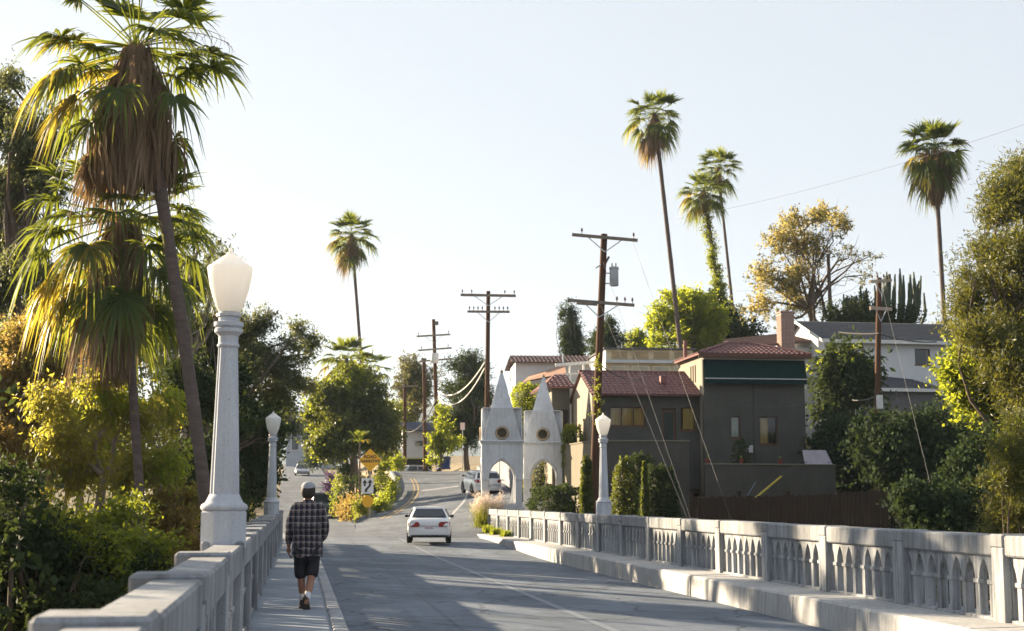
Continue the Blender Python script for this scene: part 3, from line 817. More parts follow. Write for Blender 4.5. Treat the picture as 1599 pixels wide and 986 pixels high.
MB().box(3.7, 4.0, 1.0, 1.3, hz(598, 71), hz(586, 71)).obj('roof_vent', M['tile'], H)
MB().box(.2, 5.5, .2, 5.8, 2.0, 2.25).obj('floor_slab', st, H)
MB().box(.3, 5.3, 5.6, 5.8, 2.2, zE).obj('rear_wall', st, H)
# recessed wing behind
MB().box(-1.15, -.2, 5.2, 5.4, 2.2, hz(604, 75.5)).obj('rear_wing_wall', st, H)
MB().box(-1.15, -.95, 5.4, 9.5, 2.2, hz(604, 75.5)).obj('rear_wing_side', M['stucco_cream'], H)
MB().box(-.75, -.32, 5.14, 5.2, 2.4, hz(640, 75)).obj('rear_door', M['dark_room'], H)
tiled_slope('roof_tiles', (-1.6, 4.8, hz(606, 75)), (-.0, 4.8, hz(606, 75)), (-.6, 7.4, hz(586, 77.5)), (-.0, 7.4, hz(586, 77.5)), H, M['tile'])
tiled_slope('roof_tiles', (-1.6, 10, hz(606, 75)), (-1.6, 4.8, hz(606, 75)), (-.6, 7.41, hz(586, 77.5)), (-.6, 7.4, hz(586, 77.5)), H, M['tile'])
# tall block
ty = -.7; x0, x1 = 5.42, 10.62
zT = hz(551, 69.5); w_a = (6.78, 7.28, hz(683, 69.5), hz(649, 69.5)); w_b = (8.25, 9.17, hz(693, 69.5), hz(649, 69.5))
tw = plate('front_wall', rect(x0, x1, 1.0, zT), [rect(*w_a), rect(*w_b)], .2, .004, st)
link('front_wall', tw, None, H, loc=(0, ty+.1, 0))
window(H, *w_a, ty+.05, M['frame_brown'], 1, M['curtain_pale'])
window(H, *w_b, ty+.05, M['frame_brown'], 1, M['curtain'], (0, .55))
slits = [rect(1.1 + .42*k, 1.33 + .42*k, hz(594), hz(566)) for k in range(3)]
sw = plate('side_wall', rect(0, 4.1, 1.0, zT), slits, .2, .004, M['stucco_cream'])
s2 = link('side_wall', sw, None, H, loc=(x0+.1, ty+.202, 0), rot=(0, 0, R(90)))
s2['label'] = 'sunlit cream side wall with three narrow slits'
for k in range(3):
    MB().box(x0+.14, x0+.18, ty+.202+1.1+.42*k, ty+.202+1.33+.42*k, hz(594), hz(566)).obj('slit_window', M['glass'], H)
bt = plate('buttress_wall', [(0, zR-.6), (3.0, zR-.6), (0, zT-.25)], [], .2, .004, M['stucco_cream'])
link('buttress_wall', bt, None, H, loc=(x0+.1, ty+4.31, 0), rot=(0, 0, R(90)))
MB().box(x1-.2, x1, ty+.202, ty+4.3, 1.0, zT).obj('side_wall', st, H)
MB().box(x0+.2, x1-.2, ty+4.1, ty+4.3, 1.0, zT).obj('rear_wall', st, H)
rz0, zA = zT-.02, hz(535, 71.6)
a_, b_, c_, d2 = (x0-.28, ty-.32, rz0), (x1+.28, ty-.32, rz0), (x1+.28, ty+4.6, rz0), (x0-.28, ty+4.6, rz0)
r0, r1 = (x0+1.9, ty+2.1, zA), (x1-2.1, ty+2.1, zA)
tiled_slope('roof_tiles', a_, b_, r0, r1, H, M['tile'])
tiled_slope('roof_tiles', c_, d2, r1, r0, H, M['tile'])
tiled_slope('roof_tiles', d2, a_, r0, r0, H, M['tile'])
tiled_slope('roof_tiles', b_, c_, r1, r1, H, M['tile'])
for p, q in ((a_, r0), (b_, r1), (r0, r1), (d2, r0), (c_, r1)):
    MB().tube([Vector(p)+Vector((0, 0, .06)), Vector(q)+Vector((0, 0, .06))], .08, 8).obj('hip_tiles', M['tile'], H)
MB().box(x0-.30, x1+.30, ty-.345, ty-.31, rz0-.20, rz0-.04).obj('fascia', M['frame_brown'], H)
MB().tube([(x0-.1, ty+2.9, zT), (x0-.1, ty+2.9, hz(529, 72))], .10, 8).obj('vent_pipe', M['tile'], H)
aw = MB(); zt_, zb_ = hz(558, 69), hz(597, 69)
aw.add([(x0+.02, ty-.03, zt_), (x1+.02, ty-.03, zt_), (x1+.02, ty-.34, zb_+.25), (x0+.02, ty-.34, zb_+.25), (x1+.02, ty-.35, zb_), (x0+.02, ty-.35, zb_),
        (x0+.02, ty-.05, zt_-.06), (x1+.02, ty-.05, zt_-.06)], [(0, 1, 2, 3), (3, 2, 4, 5), (0, 3, 6), (1, 7, 2)])
A_ = aw.obj('awning', M['awning'], H)
MB().box(x0, x1+.04, ty-.075, ty-.02, zt_, zt_+.05).obj('awning_rail', M['trim_white'], A_)
MB().box(x0+.02, x1+.02, ty-.365, ty-.345, zb_+.235, zb_+.275).obj('awning_trim', M['trim_white'], A_)
MB().box(x0+2.55, x0+2.62, ty-.07, ty, 1.2, zb_).obj('downpipe', st, H)
MB().box(7.55, 7.85, ty-.18, ty, hz(706, 69), hz(694, 69), .02).obj('meter_box', M['metal_galv'], H)

# ---- terrace walls below the house
T1 = P(926, 690, 66); T2 = P(1076, 690, 66); T0 = P(872, 690, 72.5)
TW = thing('terrace_wall', 'dark stucco terrace wall under the low wing, its angled end sunlit', 'wall', (T1.x, T1.y, 0))
def wall_seg(name, p, q, z0, z1, th_, mat, parent, cap=None):
    p = Vector((p[0], p[1], 0)); q = Vector((q[0], q[1], 0)); d = q-p; L = d.length
    o = MB().box(0, L, 0, th_, z0, z1, .01).obj(name, mat, parent, loc=p - (parent.location if parent else Vector()), rot=(0, 0, math.atan2(d.y, d.x)))
    o.location.z = 0
    if cap: MB().box(-.03, L+.03, -.04, th_+.04, z1+.002, z1+.07, .01).obj('coping', cap, o)
    return o
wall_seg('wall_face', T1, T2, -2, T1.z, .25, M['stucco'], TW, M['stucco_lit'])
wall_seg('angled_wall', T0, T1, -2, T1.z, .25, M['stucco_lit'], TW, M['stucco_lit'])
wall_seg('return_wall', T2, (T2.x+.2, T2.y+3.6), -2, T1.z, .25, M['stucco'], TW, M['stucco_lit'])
T3 = P(1103, 726, 65); T4 = P(1304, 726, 67)
TR = thing('garden_wall', 'low dark terrace wall with red flower pots below the tall house block', 'wall', (T3.x, T3.y, 0))
wall_seg('wall_face', T3, T4, -2, T3.z, .25, M['stucco'], TR, M['stucco_lit'])
wall_seg('return_wall', (T4.x, T4.y), (T4.x+.3, T4.y+4.2), -2, T3.z, .25, M['stucco'], TR)
for u in (1105, 1158, 1219):
    q = P(u, 726, 65.15 + (u-1103)*.01)
    pot = thing('flower_pot', {1105: 'small red flower pot at the open end of the garden wall', 1158: 'small red flower pot midway along the low garden wall', 1219: 'small red flower pot near the corrugated lean-to on the garden wall'}[u], 'flower pot', (q.x, q.y+.05, T3.z+.07))
    MB().lathe([(.07, 0), (.10, .16), (.115, .165), (.115, .20), (.10, .20)], 14).obj('pot', simple('red_clay_pot', (.22, .045, .03), None, 4, .8), pot, smooth=True, auto=40)
    pl = MB()
    for k in range(14):
        a = random.uniform(0, 6.28); e = random.uniform(.05, .14)
        pl.add([(0, 0, .19), (.03*math.cos(a+1), .03*math.sin(a+1), .19+e), (e*math.cos(a), e*math.sin(a), .2+e*1.5), (.03*math.cos(a-1), .03*math.sin(a-1), .19+e)], [(0, 1, 2, 3)])
    pl.obj('plant', M['leaf_mid'], pot)['kind'] = 'stuff'
q0 = P(1257, 726, 67.5); lt = thing('lean_to', 'pale corrugated metal lean-to behind the garden wall', 'shed', (q0.x, q0.y, T4.z - .2))
mb = MB(); n = 40; vs = []; fs = []
for i in range(n+1):
    x = 1.32*i/n; dz = .02*math.sin(i*2.2); sh = (.0 if i < n*.75 else 0)
    vs += [(x, 0 + dz, .18), (x - .20*(i/n), .55 + dz, .92)]
for i in range(n): fs.append((2*i, 2*i+2, 2*i+3, 2*i+1))
mb.add(vs, fs).obj('corrugated_sheet', simple('corrugated_zinc', (.36, .34, .38), (.30, .28, .31), 2, .6, 0, .2), lt, smooth=True)
MB().box(.02, .10, .1, .18, -2, .35).box(1.12, 1.20, .1, .18, -2, .35).obj('supports', M['wood_fence'], lt)

# ---- white house up the hill
hw_ = P(1290, 600, 86)
WH = thing('white_house', 'white stucco house with dark shingle roof and brick chimney up the hill', 'house', (hw_.x, hw_.y, 0), R(10))
def z86(v, y=86.0): return P(1350, v, y).z
eav, rid = z86(530), z86(502, 89.5)
wx = (P(1428, 550, 87).x - hw_.x)*1.02; wx2 = (P(1453, 550, 87).x - hw_.x)*1.02
ww = (wx, wx2, z86(567), z86(542))
fw_ = plate('front_wall', rect(0, 9.2, 4.0, eav), [rect(*ww)], .2, .004, M['stucco_white']); link('front_wall', fw_, None, WH, loc=(0, .1, 0))
window(WH, *ww, .04, M['frame_brown'], 1, None)
gb = plate('gable_wall', [(0, 4.0), (7.4, 4.0), (7.4, eav), (3.7, rid-.05), (0, eav)], [], .2, .004, M['stucco_white'])
link('gable_wall', gb, None, WH, loc=(.1, .202, 0), rot=(0, 0, R(90)))
MB().box(9.0, 9.2, .202, 7.5, 4, eav).obj('side_wall', M['stucco_white'], WH)
def shingle_slope(name, e0, e1, r0, r1, parent, mat, course=.32, th_=.12):
    e0, e1, r0, r1 = map(Vector, (e0, e1, r0, r1)); nc = max(3, int((r0-e0).length/course))
    nrm = (e1-e0).cross(r0-e0).normalized()
    if nrm.z < 0: nrm = -nrm
    mb = MB(); rings = []
    for j in range(nc):
        for q, l in ((j/nc, .035), ((j+.998)/nc, .0)):
            rings.append([e0.lerp(r0, q)+nrm*l, e1.lerp(r1, q)+nrm*l])
    n = 2; vs = [p for r in rings for p in r]; fs = [(i*2, i*2+1, i*2+3, i*2+2) for i in range(len(rings)-1)]
    mb.add(vs, fs)
    mb.add([e0-nrm*th_, e1-nrm*th_, r1-nrm*th_, r0-nrm*th_, e0+nrm*.03, e1+nrm*.03], [(0, 1, 2, 3), (0, 1, 5, 4)])
    return mb.obj(name, mat, parent)
rs = shingle_slope('roof', (-.35, -.4, eav-.06), (9.6, -.4, eav-.06), (-.35, 3.9, rid+.06), (9.6, 3.9, rid+.06), WH, M['shingle'])
shingle_slope('roof', (9.6, 8.1, eav-.06), (-.35, 8.1, eav-.06), (9.6, 3.9, rid+.06), (-.35, 3.9, rid+.06), WH, M['shingle'])
MB().box(-.36, 9.62, -.46, -.41, eav-.24, eav-.02).obj('gutter', M['trim_white'], WH)
for sx in (-1,):
    MB().bar((-.37, -.4, eav-.1), (-.37, 3.9, rid), .05, .16).obj('barge_board', M['trim_white'], WH)
    MB().bar((-.37, 8.1, eav-.1), (-.37, 3.9, rid), .05, .16).obj('barge_board', M['trim_white'], WH)
# lower side wing with its own roof, west of the gable
MB().box(-3.6, -.0, 2.6, 6.6, 4, z86(545, 89)).obj('side_wing', M['stucco_white'], WH)
shingle_slope('roof', (-4.2, 2.2, z86(546, 89)), (-.02, 2.2, z86(534, 89)), (-4.2, 7.0, z86(530, 92)), (-.02, 7.0, z86(518, 92)), WH, M['tile_dark'])
# chimney: brick courses as separate pieces
chx = -1.72; chn = thing('x', 'x', 'x'); bpy.data.objects.remove(chn)
ch = MB().box(chx-.42, chx+.42, 1.62, 2.38, 4, z86(491, 88)-.02).obj('chimney', M['mortar'], WH)
bw, bh = .21, .085; zc = z86(546, 88); zt = z86(491, 88); bme = MB().box(0, bw-.015, -.012, .05, 0, bh-.016, .004).mesh('brick', M['brick'])
row = 0
while zc < zt - bh:
    for k in range(4):
        off = 0 if row % 2 == 0 else .0
        xx = chx-.425 + k*bw + (0.0 if row % 2 == 0 else .012)
        link('brick', bme, None, ch, loc=(xx, 1.625, zc))
        link('brick', bme, None, ch, loc=(chx-.428, 2.395 - k*.195, zc), rot=(0, 0, R(-90)), scale=(.92, 1, 1))
    zc += bh; row += 1
MB().box(chx-.48, chx+.48, 1.56, 2.44, zt-.02, zt+.10, .01).obj('chimney_cap', M['brick'], ch)
# low porch roof in front
shingle_slope('porch_roof', (2.0, -2.6, z86(607, 84)), (6.6, -2.6, z86(607, 84)), (2.4, -.02, z86(584, 86)), (5.4, -.02, z86(590, 86)), WH, M['shingle'])
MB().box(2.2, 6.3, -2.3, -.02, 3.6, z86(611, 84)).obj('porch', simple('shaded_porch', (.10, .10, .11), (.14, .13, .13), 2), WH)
MB().box(2.05, 6.55, -2.64, -2.58, z86(610, 84)-.06, z86(607, 84)+.02).obj('porch_fascia', M['trim_white'], WH)

# ---- cream flat-roofed building behind
cb = P(948, 600, 100); CB = thing('flat_roofed_building', 'stained cream flat roofed building with two window bands behind the tile roof', 'building', (cb.x, cb.y, 0), R(6))
def z100(v, y=100.0): return P(1000, v, y).z
MB().box(0, 6.2, 0, 7, 4, z100(546)).obj('wall', M['cream_old'], CB)
MB().box(-.10, 0.0, 0, 7, 4, z100(546)).obj('side_wall', M['stucco_white'], CB)  # white skin over the cream block paints the left side as sunlit
MB().box(-.25, 6.4, -.25, 7.2, z100(546), z100(543), .02).obj('roof_slab', M['shingle'], CB)
MB().box(-.2, 6.3, -.6, 0, z100(568), z100(563), .02).obj('ledge', M['metal_grey'], CB)
for k in range(4):
    xa = .25 + k*1.5
    f_ = MB().box(xa, xa+1.3, -.05, 0, z100(561), z100(548)).obj('window', M['cream_old'], CB)
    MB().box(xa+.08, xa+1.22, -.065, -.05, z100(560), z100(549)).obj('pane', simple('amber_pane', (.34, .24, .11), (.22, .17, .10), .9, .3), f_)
for k in range(4):
    xa = .25 + k*1.5
    f_ = MB().box(xa, xa+1.3, -.05, 0, z100(586), z100(571)).obj('window', M['trim_white'], CB)
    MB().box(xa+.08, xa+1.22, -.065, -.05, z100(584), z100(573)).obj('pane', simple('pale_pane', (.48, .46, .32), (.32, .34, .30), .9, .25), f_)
# ---- white house with dark tile roof beyond the gate
lh = P(805, 600, 108); LH = thing('tile_roofed_house', 'white house with dark tile roof showing above the gate towers', 'house', (lh.x, lh.y, 0), R(4))
def z108(v, y=108.0): return P(850, v, y).z
MB().box(0, 6.2, 0, 8, 3, z108(566)).obj('wall', M['stucco_white'], LH)
tiled_slope('roof_tiles', (-.4, -.5, z108(567)), (6.4, -.5, z108(567)), (-.2, 3.0, z108(556, 111)), (6.4, 3.0, z108(556, 111)), LH, M['tile_dark'], .3, .4, .06)
tiled_slope('roof_tiles', (6.4, 6.6, z108(567)), (-.4, 6.6, z108(567)), (6.4, 3.0, z108(556, 111)), (-.2, 3.0, z108(556, 111)), LH, M['tile_dark'], .3, .4, .06)
MB().tube([(3.6, -.5, z108(570)), (3.6, -.5, z108(553))], .07, 8).obj('vent_pipe', M['metal_grey'], LH)
tl = simple('terracotta_awning', (.36, .20, .13), (.28, .16, .11), 2, .8)
shed = MB().add([(.2, -4.5, z108(597, 104)), (3.4, -4.5, z108(583, 104)), (3.7, -.4, z108(570)), (1.0, -.4, z108(588))], [(0, 1, 2, 3)])
shed.add([(.2, -4.5, z108(599, 104)), (3.4, -4.5, z108(585, 104)), (3.7, -.4, z108(572)), (1.0, -.4, z108(590))], [(0, 1, 2, 3)]).obj('sloping_roof', tl, LH)
pg = MB().box(3.0, 6.8, -4.6, -.4, z108(600, 104), z108(598, 104)).obj('balcony_floor', M['trim_white'], LH)
for xx in (3.6, 4.6, 6.0): MB().box(xx, xx+.14, -4.6, -4.46, z108(600, 104), z108(570, 104)).obj('balcony_post', M['trim_white'], LH)
MB().bar((2.6, -4.53, z108(571, 104)), (7.4, -4.53, z108(563, 104)), .16, .22).obj('balcony_beam', M['trim_white'], LH)
MB().bar((2.6, -4.53, z108(586, 104)), (6.2, -4.53, z108(582, 104)), .08, .10).obj('balcony_rail', M['trim_white'], LH)
# ---- small white garage block by the hill road crest, low car behind the crest
kb = P(634, 735, 128); KB = thing('small_white_house', 'narrow white house end with blue grey roof beside the hill road crest', 'house', (kb.x, kb.y, kb.z - 3), R(18))
def zk(v): return P(650, v, 128).z - (kb.z - 3)
MB().box(0, 2.5, 0, 4, zk(716), zk(670)).obj('wall', M['stucco_white'], KB)
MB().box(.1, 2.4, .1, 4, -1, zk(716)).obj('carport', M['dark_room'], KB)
MB().box(-.05, 2.6, -.08, 0, zk(717), zk(715)).obj('sill_band', simple('lime_trim', (.5, .5, .2), None, 3), KB)
f_ = MB().box(.75, 1.75, -.05, 0, zk(697), zk(688)).obj('window', M['metal_grey'], KB)
MB().box(.80, 1.70, -.065, -.05, zk(696), zk(689)).obj('pane', M['glass'], f_)
shingle_slope('roof', (-.35, -.5, zk(672)), (3.0, -.5, zk(672)), (-.2, 2.2, zk(657)), (3.0, 2.2, zk(657)), KB, simple('blue_grey_roof', (.06, .075, .12), (.08, .09, .14), 3, .8))
# ---- pale house far down the side road
fh = P(447, 690, 210); FH = thing('grey_house', 'blue grey house glimpsed through branches at the end of the side road', 'house', (fh.x, fh.y, th(fh.x, fh.y)), R(5))
MB().box(0, 7, 0, 8, 0, 5.5).obj('wall', simple('blue_grey_wall', (.38, .42, .48), None, 1, .9), FH)
shingle_slope('roof', (-.5, -.5, 5.4), (7.5, -.5, 5.4), (-.5, 4, 7.6), (7.5, 4, 7.6), FH, M['shingle'])
for k in range(3):
    f_ = MB().box(.7+2.1*k, 1.9+2.1*k, -.06, 0, 2.6, 4.2).obj('window', M['trim_white'], FH)
    MB().box(.8+2.1*k, 1.8+2.1*k, -.08, -.06, 2.7, 4.1).obj('pane', M['glass'], f_)

# ================================================================ board fence below the terrace
fa = P(1078, 800, 57); fb = P(1392, 800, 52)
FN = thing('board_fence', 'dark weathered board fence standing below the garden wall', 'fence', (fa.x, fa.y, 0))
d = Vector((fb.x-fa.x, fb.y-fa.y, 0)); L = d.length; ang = math.atan2(d.y, d.x); d.normalize()
zt = P(1150, 776, 56).z
me_b = MB().box(0, .145, 0, .02, -3, 0, .004).mesh('board', M['wood_fence'])
for i in range(int(L/.155)):
    q = d*(.155*i); link('board', me_b, None, FN, loc=(q.x, q.y, zt + random.uniform(-.05, .04) + .25*(i/(L/.155))**2), rot=(0, random.uniform(-.012, .012), ang))
for i in range(5):
    q = d*(L*i/4.0); nn = Vector((-d.y, d.x, 0))*.08
    MB().box(-.06, .06, 0, .12, -3, .12).obj('fence_post', M['wood_fence'], FN, loc=(q.x+nn.x, q.y+nn.y, zt+.1), rot=(0, 0, ang))
for dz in (-.25, -1.2):
    MB().bar((0, 0.05, zt+dz), (d.x*L, d.y*L+.05, zt+dz+.15), .05, .09).obj('fence_rail', M['wood_fence'], FN)

# ================================================================ retaining wall and verge of the hill road
RW = thing('retaining_wall', 'grey retaining wall seen through the gate arch beside the hill road', 'wall', rt_r[18])
mb = MB(); rings = []
for i in range(16, 64):
    a, b = rt_l[i], rt_r[i]; n = (b-a); n.z = 0; n.normalize()
    hgt = 1.5*float(sm(16, 24, i))*(1 - .75*float(sm(44, 62, i))) + .15
    p = b + n*.25
    rings.append([Vector((p.x, p.y, p.z-.4)) - rt_r[18], Vector((p.x, p.y, p.z+hgt)) - rt_r[18], Vector((p.x, p.y, p.z+hgt)) + n*.25 - rt_r[18], Vector((p.x, p.y, p.z-.4)) + n*.25 - rt_r[18]])
mb.rings(rings); mb.obj('wall_face', M['conc_top'], RW)
# kerb round the planted island between the two roads
isl = []
for i in range(18, 62): isl.append(rt_l[i])
KR = thing('island_kerb', 'x', 'x', TIP); del KR['label']; del KR['category']; KR['kind'] = 'structure'
mb = MB(); rings = []
for i in range(20, 70):
    a, b = rt_l[i], rt_r[i]; n = (a-b); n.z = 0; n.normalize(); o_ = a - TIP
    rings.append([o_+Vector((0, 0, -.1)), o_+Vector((0, 0, .17)), o_+n*.18+Vector((0, 0, .17)), o_+n*.18+Vector((0, 0, -.1))])
mb.rings(rings); mb.obj('kerb_run', M['conc'], KR)
mb = MB(); rings = []
for i in range(23, 52):
    a, b = lf_r[i], lf_l[i]; n = (a-b); n.z = 0; n.normalize(); o_ = a - TIP
    rings.append([o_+Vector((0, 0, -.1)), o_+Vector((0, 0, .16)), o_+n*.18+Vector((0, 0, .16)), o_+n*.18+Vector((0, 0, -.1))])
mb.rings(rings); mb.obj('kerb_run', M['conc'], KR)
# sloping planted ground inside the island
mb = MB(); rings = []
for k in range(26):
    q = k/25; a = interp = rt_l[20 + int(q*48)]; b = lf_r[min(79, 22 + int(q*30))]
    rings.append([a + Vector((-.1, .1, .08)), a.lerp(b, .35) + Vector((0, .1, .35*min(1, q*6))), a.lerp(b, .7) + Vector((0, .1, .3*min(1, q*6))), b + Vector((.1, .1, .08))])
n = 4; mb.add([p for r in rings for p in r], [(i*4+j, i*4+j+1, (i+1)*4+j+1, (i+1)*4+j) for i in range(25) for j in range(3)])
io = mb.obj('island_ground', M['dirt'], None, smooth=True); io['kind'] = 'structure'
def island_pt(q, f):
    a = rt_l[20 + int(q*48)]; b = lf_r[min(79, 22 + int(q*30))]
    p = a.lerp(b, f); p.z += .3*min(1, q*6)*math.sin(math.pi*f); return p
# metal guard rail on the island edge
GR = thing('guard_rail', 'bent grey metal guard rail at the bend of the hill road', 'guard rail', P(600, 790, 93))
o0 = GR.location.copy(); pts = []
for i in range(30, 52, 2):
    a, b = rt_l[i], rt_r[i]; n = (a-b); n.z = 0; n.normalize(); pts.append(a + n*.5)
mb = MB(); rings = []
for p in pts:
    q = p - o0; rings.append([q + Vector((dx_, 0, z)) for dx_, z in ((0, .40), (.05, .46), (0, .54), (.05, .62), (0, .70), (-.04, .62), (-.06, .54), (-.04, .46))])
mb.rings(rings); mb.obj('rail_beam', M['metal_galv'], GR)
for p in pts[::2]:
    q = p - o0; MB().box(q.x-.06, q.x+.06, q.y+.06, q.y+.16, q.z-.3, q.z+.75).obj('rail_post', M['wood_fence'], GR)
# ================================================================ utility poles and cables
def zig(p, q, sag, n=14):
    p = Vector(p); q = Vector(q)
    return [p.lerp(q, i/n) - Vector((0, 0, sag*4*(i/n)*(1-i/n))) for i in range(n+1)]
def arm(root, u0, v0, u1, v1, y, o0, pins, mat, w=.10, h=.13, brace=True, pu=None, dy=.0):
    a = P(u0, v0, y-dy) - o0; b = P(u1, v1, y+dy) - o0
    off = Vector((0, -.20, 0))
    A = MB().bar(a+off, b+off, w, h).obj('crossarm', mat, root)
    for k in pins:
        c = a.lerp(b, k) + off
        MB().lathe([(.018, h/2), (.018, h/2+.10), (.045, h/2+.12), (.055, h/2+.16), (.035, h/2+.20), (.04, h/2+.22), (.02, h/2+.26)], 10, c=(0, 0)).obj('insulator', M['insul'], A, loc=c, smooth=True)
    if brace:
        m_ = a.lerp(b, .5) if pu is None else a.lerp(b, pu)
        for k in (-.26, .26):
            MB().bar(a.lerp(b, .5+k) + off + Vector((0, -.02, -.05)), m_ + Vector((0, -.16, -.62)), .03, .04).obj('arm_brace', M['metal_grey'], A)
    return A
def upole(label, ub, vb, ut, vt, y, r0, r1, mat=None):
    b = P(ub, vb, y); t = P(ut, vt, y); g = min(b.z, th(b.x, b.y)) - .5
    k = (g - b.z)/(t.z - b.z); b = b.lerp(t, k)
    root = thing('utility_pole', label, 'utility pole', b, 0, 'wooden utility poles')
    MB().tube([(t-b)*(i/8) for i in range(9)], [r0 + (r1-r0)*i/8 for i in range(9)], 12).obj('pole', mat or M['wood_pole'], root, smooth=True, auto=60)
    return root, b
main, mo = upole('leaning wooden utility pole with two crossarms and a grey transformer behind the lamp', 927, 760, 943.5, 366, 60, .20, .14)
arm(main, 893, 368, 995, 377, 60, mo, (.15, .94), M['wood_arm'], pu=.5)
arm(main, 886, 470, 990, 478, 60, mo, (.74, .86, .97), M['wood_arm'], pu=.47)
arm(main, 900, 475, 932, 477, 60.0, mo - Vector((0, -.12, 0)), (), M['wood_arm'], brace=False)
tc = P(959, 447, 59.9) - mo
tf = MB().lathe([(.17, 0), (.19, .03), (.19, .72), (.21, .74), (.21, .79), (.17, .83), (.06, .85)], 20).obj('transformer', M['metal_grey'], main, loc=tc, smooth=True, auto=40)
for dx_ in (-.08, .08): MB().lathe([(.02, .83), (.035, .86), (.02, .90), (.035, .93), (.015, 1.0)], 10, c=(dx_, 0)).obj('bushing', M['insul'], tf)
for v in (427, 443): MB().bar(P(943, v, 60) - mo, P(955, v, 59.9) - mo, .05).obj('bracket', M['metal_galv'], main)
MB().bar(P(944, 414, 60) - mo, P(951, 401, 59.8) - mo, .07).obj('cutout', M['insul'], main)
MB().bar(P(944, 410, 60) - mo, P(930, 419, 59.8) - mo, .06).obj('cutout', M['metal_grey'], main)
VINE_ROOT, VINE_O = main, mo
pl2, o2 = upole('tall wooden utility pole with two plain crossarms behind the gate spire', 760, 700, 762.5, 455, 84, .17, .12)
arm(pl2, 719.5, 461.5, 805.5, 463, 84, o2, (.03, .2, .8, .97), M['wood_arm'], .11, .15)
arm(pl2, 730, 487.5, 796, 488, 84, o2, (.05, .15, .25, .35, .65, .75, .85, .95), M['wood_arm'], .11, .13)
pl3, o3 = upole('wooden utility pole with three short crossarms and a white box', 684, 720, 677, 499, 118, .19, .14)
arm(pl3, 651, 526, 703, 523, 118, o3, (.05, .5, .95), M['wood_arm'], .13, .14, dy=.8)
arm(pl3, 653, 548, 705, 544, 118, o3, (.1, .9), M['wood_arm'], .13, .14, brace=False, dy=.8)
arm(pl3, 655, 565, 705, 561, 118, o3, (.1, .9), M['wood_arm'], .13, .14, brace=False, dy=.8)
cx_ = P(678.5, 567, 117.4) - o3; MB().lathe([(.32, 0), (.34, .05), (.34, .72), (.3, .8)], 16).obj('transformer', M['trim_white'], pl3, loc=cx_, smooth=True, auto=40)
MB().box(-.14, .25, -.1, .1, -.1, .2).obj('pole_cap_gear', M['insul'], pl3, loc=P(680, 506, 117.7) - o3)
pl4, o4 = upole('bare brown pole beside the white house end', 664, 735, 662, 562, 121, .18, .14)
MB().box(-.2, .2, -.2, .2, 0, .12).obj('pole_top', M['wood_arm'], pl4, loc=P(662, 562, 121) - o4)
pl5, o5 = upole('short brown pole with one crossarm beside the round tree', 632, 735, 632, 601, 123, .17, .14)
arm(pl5, 612, 605, 652, 603, 123, o5, (.1, .5, .9), M['wood_arm'], .12, .13, brace=False)
pl6, o6 = upole('reddish brown utility pole with pale crossarms in front of the white house', 1369, 690, 1373, 434, 68, .16, .12)
arm(pl6, 1357, 441, 1390, 439, 68, o6, (.1, .35, .65, .9), M['wood_arm_pale'], .10, .14, dy=.6)
arm(pl6, 1357, 482, 1390, 484, 68, o6, (), M['wood_arm_pale'], .10, .16, dy=.6)
MB().box(-.14, .14, -.1, .1, 0, .66, .02).obj('meter_box', M['trim_white'], pl6, loc=P(1374, 639, 67.75) - o6)
pl7, o7 = upole('thin dark pole rising behind the white house roof', 1298, 510, 1293, 397, 104, .17, .13, M['bark_dark'])
def cable(name, label, cat, pts, r, mat, group=None):
    o = Vector(pts[0]); c = MB().tube([Vector(p)-o for p in pts], r, 6).obj(name, mat, loc=o, smooth=True)
    return tag(c, label, cat, group)
g1 = thing('guy_wire', 'steel guy wire running from the middle of the leaning pole to the ground', 'guy wire', P(1071, 815, 52))
g1.location.z = th(g1.location.x, g1.location.y) if th(g1.location.x, g1.location.y) < 1 else 0
def guy(label, utop, vtop, ytop, ub, vb, yb, r=.012, mat=None):
    a = P(utop, vtop, ytop); b = P(ub, vb, yb); d = (b-a)
    g = th(b.x, b.y)
    k = (g - .1 - a.z)/(d.z) if g < b.z else 1.0
    k = min(k, 1.35)
    return cable('guy_wire', label, 'guy wire', [a, a + d*k], r, mat or M['wire_pale'])
bpy.data.objects.remove(g1)
guy('steel guy wire from below the lower crossarm of the leaning pole', 938, 477, 59.8, 1072, 806, 52, .006)
guy('steel guy wire from the transformer level of the leaning pole', 942, 410, 59.8, 1077, 806, 52, .006)
guy('steel guy wire from the top crossarm end, crossing the tall house block', 988, 377, 59.8, 1142, 812, 53, .006)
guy('bluish guy wire slanting down from the reddish brown pole over dark foliage', 1374, 436, 67.8, 1470, 826, 52, .007)
ga = P(1163, 792, 63.2); gb_ = P(1252, 718, 64.2)
gy_ = thing('guarded_guy_wire', 'guy wire with yellow plastic guard slanting in front of the garden wall', 'guy wire', ga)
MB().tube([Vector(), gb_-ga], .012, 6).obj('wire', M['wire_pale'], gy_)
MB().tube([(gb_-ga)*.05, (gb_-ga)*.64], .05, 8).obj('guard', simple('yellow_guard', (.45, .36, .05), (.36, .29, .04), 3, .6), gy_)
guy('thin blue cable slanting beside the yellow guarded wire', 1180, 753, 63.6, 1160, 786, 63.2, .014, simple('blue_cable', (.16, .25, .33), None, 2, .5))
sp = 'pale service cables looping between the poles'
cable('power_cable', 'pale looping cable, upper of two from the tall plain pole to the boxed pole', 'cable', zig(P(757, 566, 84), P(684, 611, 117), 1.0), .045, M['trim_white'])
cable('power_cable', 'pale looping cable, lower of two from the tall plain pole to the boxed pole', 'cable', zig(P(757, 575, 84), P(684, 620, 117), 1.3), .045, M['trim_white'])
cable('power_cable', 'pale cable sagging from the boxed pole to the bare brown pole', 'cable', zig(P(682, 622, 117.5), P(633, 674, 122.5), .9), .045, M['wire_pale'])
